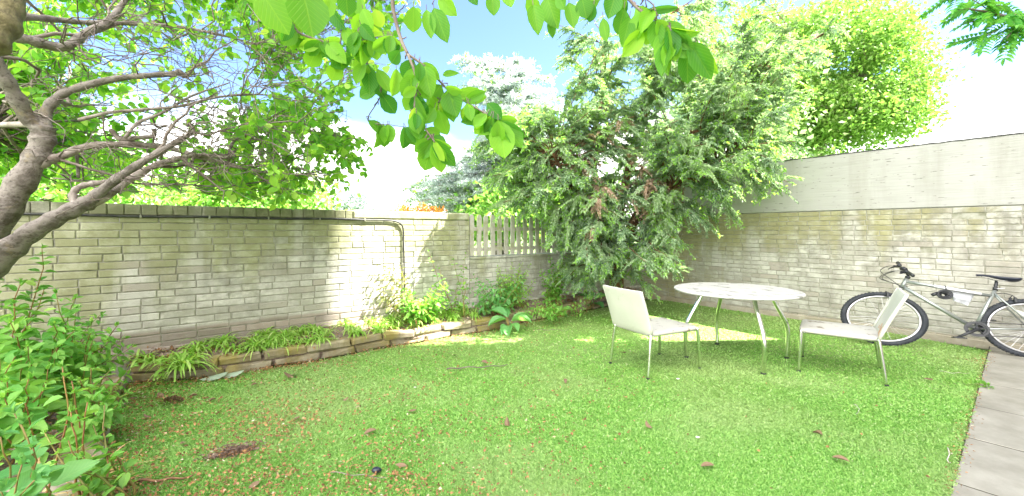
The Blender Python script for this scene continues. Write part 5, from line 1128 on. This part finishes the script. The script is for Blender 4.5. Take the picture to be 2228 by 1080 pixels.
stemmy('yellow-tinged bramble between the picket fence and the yew', 'bramble', LW(4.9, -.35, .2), [LW(4.95 + a, -.35 + c_, z) for a, c_, z in [(rng.uniform(-.3, .5), rng.uniform(-.2, .2), rng.uniform(.4, 1.15)) for _ in range(18)]], .08, 'weed', 'stem', 14, Wr=.7, name='bramble', rad=.004)
stemmy('low sprawling weeds on the bed between the broad-leaved plant and the yew', 'weed', LW(4.6, -.85, .15), [LW(4.6 + a, -.85 + c_, z) for a, c_, z in [(rng.uniform(-.7, .6), rng.uniform(-.25, .3), rng.uniform(.18, .38)) for _ in range(26)]], .06, 'weed', 'stem', 20, name='weed_clump', rad=.003)
stemmy('tiny two-stemmed yellow-green weed growing at the foot of the brick edging', 'seedling', gnd(344, 838), [gnd(344, 838) + [0, 0, .16], gnd(344, 838) + [.10, 0, .12]], .035, 'strap', 'stem', 40, name='seedling', rad=.003)
stemmy('tiny weed rooted in the joint between lawn and patio', 'seedling', gnd(2137, 848), [gnd(2137, 848) + [a, b_, .05] for a, b_ in ((.05, 0), (-.05, .02), (0, .05), (.02, -.04))], .035, 'weed', 'stem', 60, name='seedling', rad=.002)

def straps(p, n, ln, root=None, wid=.012, label='', lean=1.0):
    c = MB(); us = np.linspace(0, 1, 8); hw = np.array([.6, .9, 1, 1, .9, .75, .45, .03])
    for k in range(n):
        a = rng.uniform(0, 2 * math.pi); l_ = ln * rng.uniform(.55, 1.15); out_ = np.array([math.cos(a), math.sin(a), 0]); el = rng.uniform(.5, 1.35); P = [p + rng.normal(size=3) * [.03, .03, 0]]; ang = el
        for q in range(7): P.append(P[-1] + (out_ * math.cos(ang) + np.array([0, 0, math.sin(ang)])) * l_ / 7); ang -= rng.uniform(.25, .42) * lean
        P = np.array(P); P[:, 2] = np.maximum(P[:, 2], p[2] - .05); S = np.array([-out_[1], out_[0], 0]); w_ = wid * rng.uniform(.7, 1.2)
        V = []; 
        for q in range(8): V += [P[q] - S * w_ * hw[q] + [0, 0, .25 * w_], P[q], P[q] + S * w_ * hw[q] + [0, 0, .25 * w_]]
        c.add(V, [[[q * 3 + j, q * 3 + j + 1, (q + 1) * 3 + j + 1, (q + 1) * 3 + j] for q in range(7) for j in range(2)]])
    o_ = c.build('strap_leaf_clump', M['strap'], smooth=True, base=p); tag(o_, 'low clump of arching striped strap leaves on the bed below the white wall', 'plant', 'strap-leaved clumps along the bed'); return o_
k_ = 0
for i, sx in enumerate(np.linspace(.03, .62, 17)):
    j = int(sx * (len(EPd) - 1)); e0 = EPd[j]; bk = back_[j]
    for u in ((.30, .55, .80) if i % 2 else (.40, .68, .88)):
        p = e0 * (1 - u) + bk * u; p = p + rng.normal(size=3) * [.03, .03, 0]; p[2] = .13 + .13 * u
        x, y = proj(p)
        if i < 3 and u > .5: continue
        straps(p, int(rng.integers(32, 60)), rng.uniform(.18, .29), wid=rng.uniform(.006, .010))
p = gnd(395, 800, .14); p[2] = .13; straps(p, 60, .36, wid=.011)
for (x, y, z) in ((700, 690, .25), (760, 690, .24), (930, 690, .2), (980, 690, .2), (1180, 655, .2), (1130, 668, .2)):
    p = gnd(x, y, z); p[2] = z; straps(p, 34, .2, wid=.008)

# broad-leaved plants
def broadleaf(p, leavesl, label, name='broad_leaved_plant'):
    p = np.asarray(p, float); root = empty(name, p, label, 'plant'); lv = MB(); sb = MB(); c0 = CM = None
    for (a, ln, w_, el, h) in leavesl:
        D = np.array([math.cos(R(a)) * math.cos(R(el)), math.sin(R(a)) * math.cos(R(el)), math.sin(R(el))]); s0 = p + np.array([0, 0, h]); sb.tube([p, (p + s0) / 2 + D * .02, s0 + D * .05], .006, 6); leaves(lv, s0 + D * .04, D, nrm(np.array([0, 0, 1]) + rng.normal(size=3) * .15), ln, w_, 'hi', np.array([1.6]))
    sb.build('stems', M['stem'], root, smooth=True); lv.build('foliage', M['broad'], root, smooth=True, uv=True)
p = gnd(1108, 722); p[2] = .02
broadleaf(p, [(200, .28, .16, -2, .16), (-30, .32, .13, 18, .12), (20, .33, .14, 12, .14), (120, .26, .14, 25, .16), (-95, .25, .15, -10, .08), (160, .28, .15, 30, .16), (250, .22, .16, 0, .05), (-60, .22, .12, 0, .09)], 'large-leaved green plant spilling over the end of the brick edging')
p = gnd(1290, 672); p[2] = .03
broadleaf(p, [(200, .26, .14, 20, .10), (20, .30, .14, 28, .10), (100, .26, .14, 35, .12), (-60, .24, .15, 5, .06), (-120, .22, .13, 10, .06), (150, .28, .13, 30, .10)], 'small broad-leaved plant beside the left chair, in front of the corner bed')
p = gnd(1215, 688); p[2] = .03
broadleaf(p, [(200, .22, .07, 10, .04), (10, .24, .07, 15, .04), (100, .2, .07, 35, .04), (-60, .2, .06, 5, .03), (60, .24, .06, 20, .04), (230, .22, .06, 10, .04)], 'narrow-leaved rosette at the foot of the low end of the edging')

# stones in the corner bed
for i, (x, y, z, sx, sy, sz, lab) in enumerate(((1263, 650, .20, .12, .08, .05, 'long pale mossy stone lying in the corner bed behind the left chair'), (1210, 652, .20, .09, .07, .05, 'rounded whitish stone at the left of the corner bed'), (1238, 656, .18, .06, .05, .04, 'small rusty brown stone beside the whitish stone'), (1100, 655, .22, .10, .06, .04, 'flat grey stone on the bed under the fine-leaved bush'))):
    n = 14; V = []; F = []; r = np.random.default_rng(40 + i); c = gnd(x, y, z); c[2] = z
    for j in range(9):
        ph = math.pi * j / 8
        for k in range(n):
            a = 2 * math.pi * k / n; q = 1 + .14 * math.sin(3 * a + i) * math.sin(ph) + r.uniform(-.05, .05); V.append(c + [sx * q * math.sin(ph) * math.cos(a), sy * q * math.sin(ph) * math.sin(a), sz * math.cos(ph) * q])
    F = [[j * n + k, (j + 1) * n + k, (j + 1) * n + (k + 1) % n, j * n + (k + 1) % n] for j in range(8) for k in range(n)]
    b = MB(); b.add(V, [F]); st = b.build('stone', M['edge'] if i != 2 else M['yewbark'], smooth=True, base=c); tag(st, lab, 'stone')
#%%PART4
# ================================================================== TURF AND LITTER
def in_lawn(X, Y):
    poly = np.array(lawnpoly); c = np.zeros(len(X), bool); j = len(poly) - 1
    for i in range(len(poly)):
        xi, yi = poly[i]; xj, yj = poly[j]; h = ((yi > Y) != (yj > Y)) & (X < (xj - xi) * (Y - yi) / (yj - yi + 1e-12) + xi); c ^= h; j = i
    return c
def turf(n):
    X = []; Yv = []
    while sum(map(len, X)) < n:
        k = 400000; Y = 1 / np.sqrt(rng.uniform(1 / 9.2 ** 2, 1 / 1.9 ** 2, k)); x = rng.uniform(-1.30, 1.30, k) * Y; kp = in_lawn(x, Y) & (rng.random(k) < (2.6 / np.maximum(Y, 2.6)) ** .6); X.append(x[kp]); Yv.append(Y[kp])
    X = np.concatenate(X)[:n]; Y = np.concatenate(Yv)[:n]; D = np.stack([rng.normal(size=n) * .75, rng.normal(size=n) * .75, np.full(n, .55)], 1)
    ph = np.sin(X * 2.3 + np.sin(Y * 1.7) * 2) * .35; D[:, 0] += ph; D[:, 1] += np.cos(Y * 2.1 + X) * .25; D = nrm(D)
    L = rng.uniform(.012, .026, n) * (1 + .12 * (Y - 2)); wd = rng.uniform(.0018, .0034, n) * (1 + .30 * (Y - 2)); S = nrm(np.cross(D, rng.normal(size=(n, 3)))); X = X + rng.normal(size=n) * .010; Y = Y + rng.normal(size=n) * .010; P = np.stack([X, Y, np.where(in_lawn(X, Y), 0, .012)], 1)
    V = np.stack([P - S * wd[:, None], P + S * wd[:, None], P + D * L[:, None] * .6 + S * wd[:, None] * .8, P + D * L[:, None] * [1, 1, .9]], 1).reshape(-1, 3)
    me = raw('turf_blades', V, [np.arange(4 * n).reshape(-1, 4)], leafmat('turf_blade', (0.10, 0.30, 0.04), (0.39, 0.64, 0.18), .3, .6, c3=(0.58, 0.68, 0.38), tcol=(1.3, 1.25, .7), nz=(.7, (0.42, 0.52, 0.25), .5)), True); o_ = bpy.data.objects.new('turf_blades', me); COL.objects.link(o_)
    tag(o_, 'short green blades of the artificial lawn', 'turf', kind='stuff')
turf(560000)
def litter():
    b = MB(); n = 80000; Y = 1 / np.sqrt(rng.uniform(1 / 8.5 ** 2, 1 / 2.1 ** 2, n)); X = rng.uniform(-1.25, 1.2, n) * Y; pxl = 1114 + F0 * X / Y
    cl_ = .5 + .5 * np.sin(X * 3.1 + 1.3 * np.sin(Y * 2.7)) * np.sin(Y * 2.3 + 1.1 * np.sin(X * 3.3))
    w_ = np.clip(1.15 - (pxl - 150) / 1250, .05, 1) ** 1.7 * (.18 + .82 * cl_ ** 1.5) * (.6 + .4 * (Y > 2.9)); kp = in_lawn(X, Y) & (rng.random(n) < w_); X, Y = X[kp], Y[kp]; n = len(X)
    P = np.stack([X, Y, rng.uniform(.024, .036, n)], 1); sz = rng.uniform(.009, .024, n) * (1 + .12 * (Y - 2)); leaves(b, P, nrm(rng.normal(size=(n, 3)) * [1, 1, .35]), nrm(rng.normal(size=(n, 3)) * .6 + [0, -.4, 1]), sz, sz * rng.uniform(.35, .8, n), 'low')
    for (x, y, s_, k) in ((345, 875, .22, 90), (390, 880, .2, 70), (540, 835, .25, 60), (740, 800, .3, 90), (505, 990, .14, 120), (270, 945, .16, 120), (290, 860, .2, 110), (320, 1045, .25, 120), (500, 1058, .12, 40), (1200, 715, .3, 60), (1060, 735, .3, 50), (1700, 690, .4, 30), (2130, 790, .15, 30), (1000, 750, .3, 40), (620, 1035, .08, 30)):
        g = gnd(x, y); q = g + rng.normal(size=(k, 3)) * [s_ * .8, s_ * .3, 0]; q[:, 2] = rng.uniform(.026, .04, k); q = q[in_lawn(q[:, 0], q[:, 1])]; k = len(q); sz = rng.uniform(.012, .03, k); leaves(b, q, nrm(rng.normal(size=(k, 3)) * [1, 1, .3]), nrm(rng.normal(size=(k, 3)) * .6 + [0, 0, 1]), sz, sz * rng.uniform(.25, .6, k), 'low')
    n = 420; u = rng.uniform(0, 1, n)[:, None]; P = pe0 * (1 - u) + pe1 * u + rng.normal(size=(n, 3)) * [.03, .025, 0]; P[:, 2] = rng.uniform(.02, .028, n); sz = rng.uniform(.008, .022, n); leaves(b, P, nrm(rng.normal(size=(n, 3)) * [1, 1, .3]), nrm(rng.normal(size=(n, 3)) * .5 + [0, -.3, 1]), sz, sz * .4, 'low')
    # drifts against the foot of the edging
    n = 1500; i = rng.integers(0, len(EP) - 1, n); T_ = nrm(np.gradient(EP, axis=0)); off = np.abs(rng.normal(size=n)) * .09 + .01; P = EP[i] + np.stack([T_[i][:, 1], -T_[i][:, 0], 0 * off], 1) * off[:, None] + rng.normal(size=(n, 3)) * [.04, .04, 0]; P[:, 2] = rng.uniform(.02, .035, n); sz = rng.uniform(.012, .034, n); leaves(b, P, nrm(rng.normal(size=(n, 3)) * [1, 1, .3]), nrm(rng.normal(size=(n, 3)) * .6 + [0, -.3, 1]), sz, sz * .5, 'low')
    # on the beds as well
    n = 2600; i = rng.integers(0, len(EPd), n); u = rng.uniform(.1, .95, n)[:, None]; P = EPd[i] * (1 - u) + back_[i] * u + rng.normal(size=(n, 3)) * [.05, .05, 0]; P[:, 2] = .135 + .135 * u[:, 0] + .015; sz = rng.uniform(.015, .045, n); leaves(b, P, nrm(rng.normal(size=(n, 3)) * [1, 1, .3]), nrm(rng.normal(size=(n, 3)) * .5 + [0, 0, 1]), sz, sz * .5, 'low')
    n = 2600; i = rng.integers(0, len(LBs), n); u = rng.uniform(.06, .6, n)[:, None]; P = LBs[i] * (1 - u) + bl2[i] * u + rng.normal(size=(n, 3)) * [.05, .05, 0]; P[:, 2] = .06 + .10 * u[:, 0] + .02; sz = rng.uniform(.012, .04, n); leaves(b, P, nrm(rng.normal(size=(n, 3)) * [1, 1, .3]), nrm(rng.normal(size=(n, 3)) * .5 + [0, 0, 1]), sz, sz * .5, 'low')
    o_ = b.build('leaf_litter', M['litter']); tag(o_, 'brown and orange leaf crumbs strewn over the lawn and beds', 'leaf litter', kind='stuff')
litter()
def deadleaf(x, y, ln, label, group=None, m='dead', el=.02, w_=.6, nm='dead_leaf'):
    p = gnd(x, y, .03); p[2] = .028; b = MB(); a = rng.uniform(0, 6.28); D = np.array([math.cos(a), math.sin(a), rng.uniform(.0, .2)]); leaves(b, p, D, nrm(rng.normal(size=3) * .25 + [0, 0, 1]), ln, ln * w_, 'hi', np.array([rng.uniform(-1.6, 2.0)])); o_ = b.build(nm, M[m], smooth=True, base=p, uv=True); tag(o_, label, 'leaf', group); return o_
deadleaf(628, 822, .15, 'big pale pink-brown dead leaf on the lawn below the brick edging', w_=.85)
deadleaf(700, 906, .07, 'small curled brown dead leaf between the black pebble and the edging', w_=.5) if False else None
for (x, y) in ((560, 835), (470, 868), (300, 866), (355, 862), (398, 838), (888, 892), (820, 935), (1105, 925), (1790, 947), (2010, 822), (395, 960), (540, 1062), (650, 905), (860, 1010), (1235, 825), (1350, 765), (1060, 790), (430, 860), (330, 905), (1555, 1012), (870, 800), (990, 770), (1420, 930), (745, 870), (1130, 715), (1850, 1005)):
    deadleaf(x, y, rng.uniform(.05, .095), 'small curled brown dead leaf lying loose on the lawn', 'small dead leaves on the lawn', w_=rng.uniform(.4, .7))
deadleaf(981, 900, .08, 'slim grey-green fallen leaf on the open lawn', m='broad', w_=.35, nm='fallen_leaf')
for (x, y, rt, lb) in ((452, 826, .4, 'left of two pale green-white fallen leaves lying against the brick edging'), (492, 819, .2, 'right of two pale green-white fallen leaves lying against the brick edging')):
    p = gnd(x - 18, y, .03); p[2] = .03; b = MB(); leaves(b, p, np.array([math.cos(rt), math.sin(rt), .12]), nrm(np.array([0, -.5, 1])), .24, .075, 'hi', np.array([-.5])); o_ = b.build('fallen_leaf', leafmat('pale_fallen', (0.26, 0.36, 0.26), (0.40, 0.48, 0.38), .2), smooth=True, base=p, uv=True); tag(o_, lb, 'leaf')
def blob(x, y, r_, m, nm, label, cat, sq=(1, 1, .8), tip=False):
    c0 = gnd(x, y, r_); c0[2] = r_ * sq[2] + .014; b = MB(); V = []; n = 16
    for j in range(11):
        ph = math.pi * j / 10
        for k in range(n): a = 2 * math.pi * k / n; V.append(c0 + np.array([sq[0] * r_ * math.sin(ph) * math.cos(a) * (1.0 + (.35 * max(0, math.cos(a)) ** 6 if tip else 0)), sq[1] * r_ * math.sin(ph) * math.sin(a), sq[2] * r_ * math.cos(ph)]))
    b.add(V, [[[j * n + k, (j + 1) * n + k, (j + 1) * n + (k + 1) % n, j * n + (k + 1) % n] for j in range(10) for k in range(n)]]); o_ = b.build(nm, m, smooth=True, base=c0); tag(o_, label, cat)
blob(818, 1026, .022, M['saddle'], 'pebble', 'shiny black pebble with a small nub on the near lawn', 'pebble', (1.15, 1, .75), True)
blob(608, 1031, .011, M['lime'], 'fruit', 'tiny unripe green fruit on the near lawn', 'fruit')
for i, (x, y, k, lb) in enumerate(((903, 845, .010, 0), (1518, 954, .012, 0), (1475, 826, .014, 0))): blob(x, y, k, M['white'], 'chip', 'small white chip lying on the open lawn', 'chip', (1.3, .8, .5))
for o_ in [o for o in sc.objects if o.name.startswith('chip')]: o_['group'] = 'white chips on the lawn'
def conelet(x, y, ln, label):
    p = gnd(x, y, .02); p[2] = .03; b = MB(); n = 90; t = rng.uniform(-1, 1, n); a = rng.uniform(0, 6.28, n); r_ = ln * .26 * np.sqrt(1 - t * t); P = p + np.stack([t * ln * .5, r_ * np.cos(a), np.abs(r_ * np.sin(a))], 1); leaves(b, P, nrm(np.stack([.5 + 0 * t, np.cos(a), np.abs(np.sin(a))], 1)), rdir(n), .022, .018, 'mid'); o_ = b.build('fir_cone', M['dead'], base=p); tag(o_, label, 'cone')
conelet(375, 878, .14, 'ragged brown cone lying on the lawn near the corner of the brick edging')
def mass(x, y):
    p = gnd(x, y); b = MB(); n = 400; q = p + rng.normal(size=(n, 3)) * [.055, .022, 0]; q[:, 0] += 0; q[:, 1] += (q[:, 0] - p[0]) * .5; q[:, 2] = np.abs(rng.normal(size=n)) * .018 + .015; leaves(b, q, nrm(rng.normal(size=(n, 3)) * [1, .6, .4]), nrm(rng.normal(size=(n, 3)) * .7 + [0, 0, 1]), rng.uniform(.02, .05, n), .006, 'low'); b.tube([p + [-.13, -.05, .012], p + [0, 0, .016], p + [.13, .06, .012]], [.008, .016, .008], 8); o_ = b.build('dead_fern', mat('brown_fibre', (0.13, 0.085, 0.07), .95, noise=((0.30, 0.21, 0.17), 60, .4, .6)), base=p); tag(o_, 'dark brown fibrous clump of dead plant on the near lawn', 'dead plant')
mass(508, 990)
def stick(pts, r_, label, m='twig'):
    P = catmull([gnd(x, y, .03) + [0, 0, 0] for x, y in pts], 5); P[:, 2] = .03 + .006 * np.sin(np.arange(len(P)) * 1.3); b = MB(); b.tube(P, np.linspace(r_, r_ * .5, len(P)), 6); o_ = b.build('stick', M[m], smooth=True, base=P[0]); tag(o_, label, 'stick')
stick([(972, 803), (1010, 800), (1060, 798), (1105, 794)], .007, 'long thin dark stick on the lawn left of the left chair')
stick([(1168, 718), (1200, 718), (1238, 718)], .004, 'short twig on the lawn behind the left chair')
stick([(250, 1048), (300, 1046), (360, 1044), (420, 1036)], .010, 'brown crumbling stick on the lawn near the stone edging', 'yewbark')
stick([(2062, 975), (2066, 990), (2060, 1000), (2068, 1008)], .004, 'pale curved dry stem near the patio edge', 'fence')
stick([(1858, 880), (1870, 890), (1862, 902)], .003, 'pale hooked dry stem on the lawn below the right chair', 'fence')
stick([(720, 1028), (780, 1034), (840, 1040)], .003, 'thin brown twig on the near lawn beside the black pebble')
stick([(2045, 808), (2080, 812), (2110, 812)], .003, 'pale dry stem on the lawn below the bicycle', 'fence')
# dry strap leaves over the stone edging at the lower left
b = MB(); p = gnd(180, 1060, .12)
for k in range(26):
    q0 = gnd(rng.uniform(90, 235), rng.uniform(1020, 1085), .13); q0[2] = .125; d = nrm([rng.uniform(-.2, 1), rng.uniform(-.5, .5), .12]); P = branch(q0, q0 + d * rng.uniform(.12, .3), .12, .05, 6); b.tube(P, np.linspace(.007, .0015, 6), 4, flat=.25)
o_ = b.build('dry_grass_tuft', mat('straw', (0.52, 0.38, 0.17), .8, noise=((0.42, 0.22, 0.10), 20, .4, .6)), base=p); tag(o_, 'tuft of dry straw-coloured blades lying over the stone edging', 'dry grass')
b = MB(); p = gnd(226, 1040, .11); p[2] = .11; q = p + rng.normal(size=(260, 3)) * [.02, .10, .012]; leaves(b, q, rdir(260, .3), rdir(260, 1), rng.uniform(.01, .02, 260), .008, 'low'); o_ = b.build('moss_tuft', mat('rusty_moss', (0.42, 0.20, 0.03), .95, noise=((0.30, 0.26, 0.05), 30, .4, .6)), base=p); tag(o_, 'rusty orange moss on the near end of the stone edging', 'moss', kind='stuff')
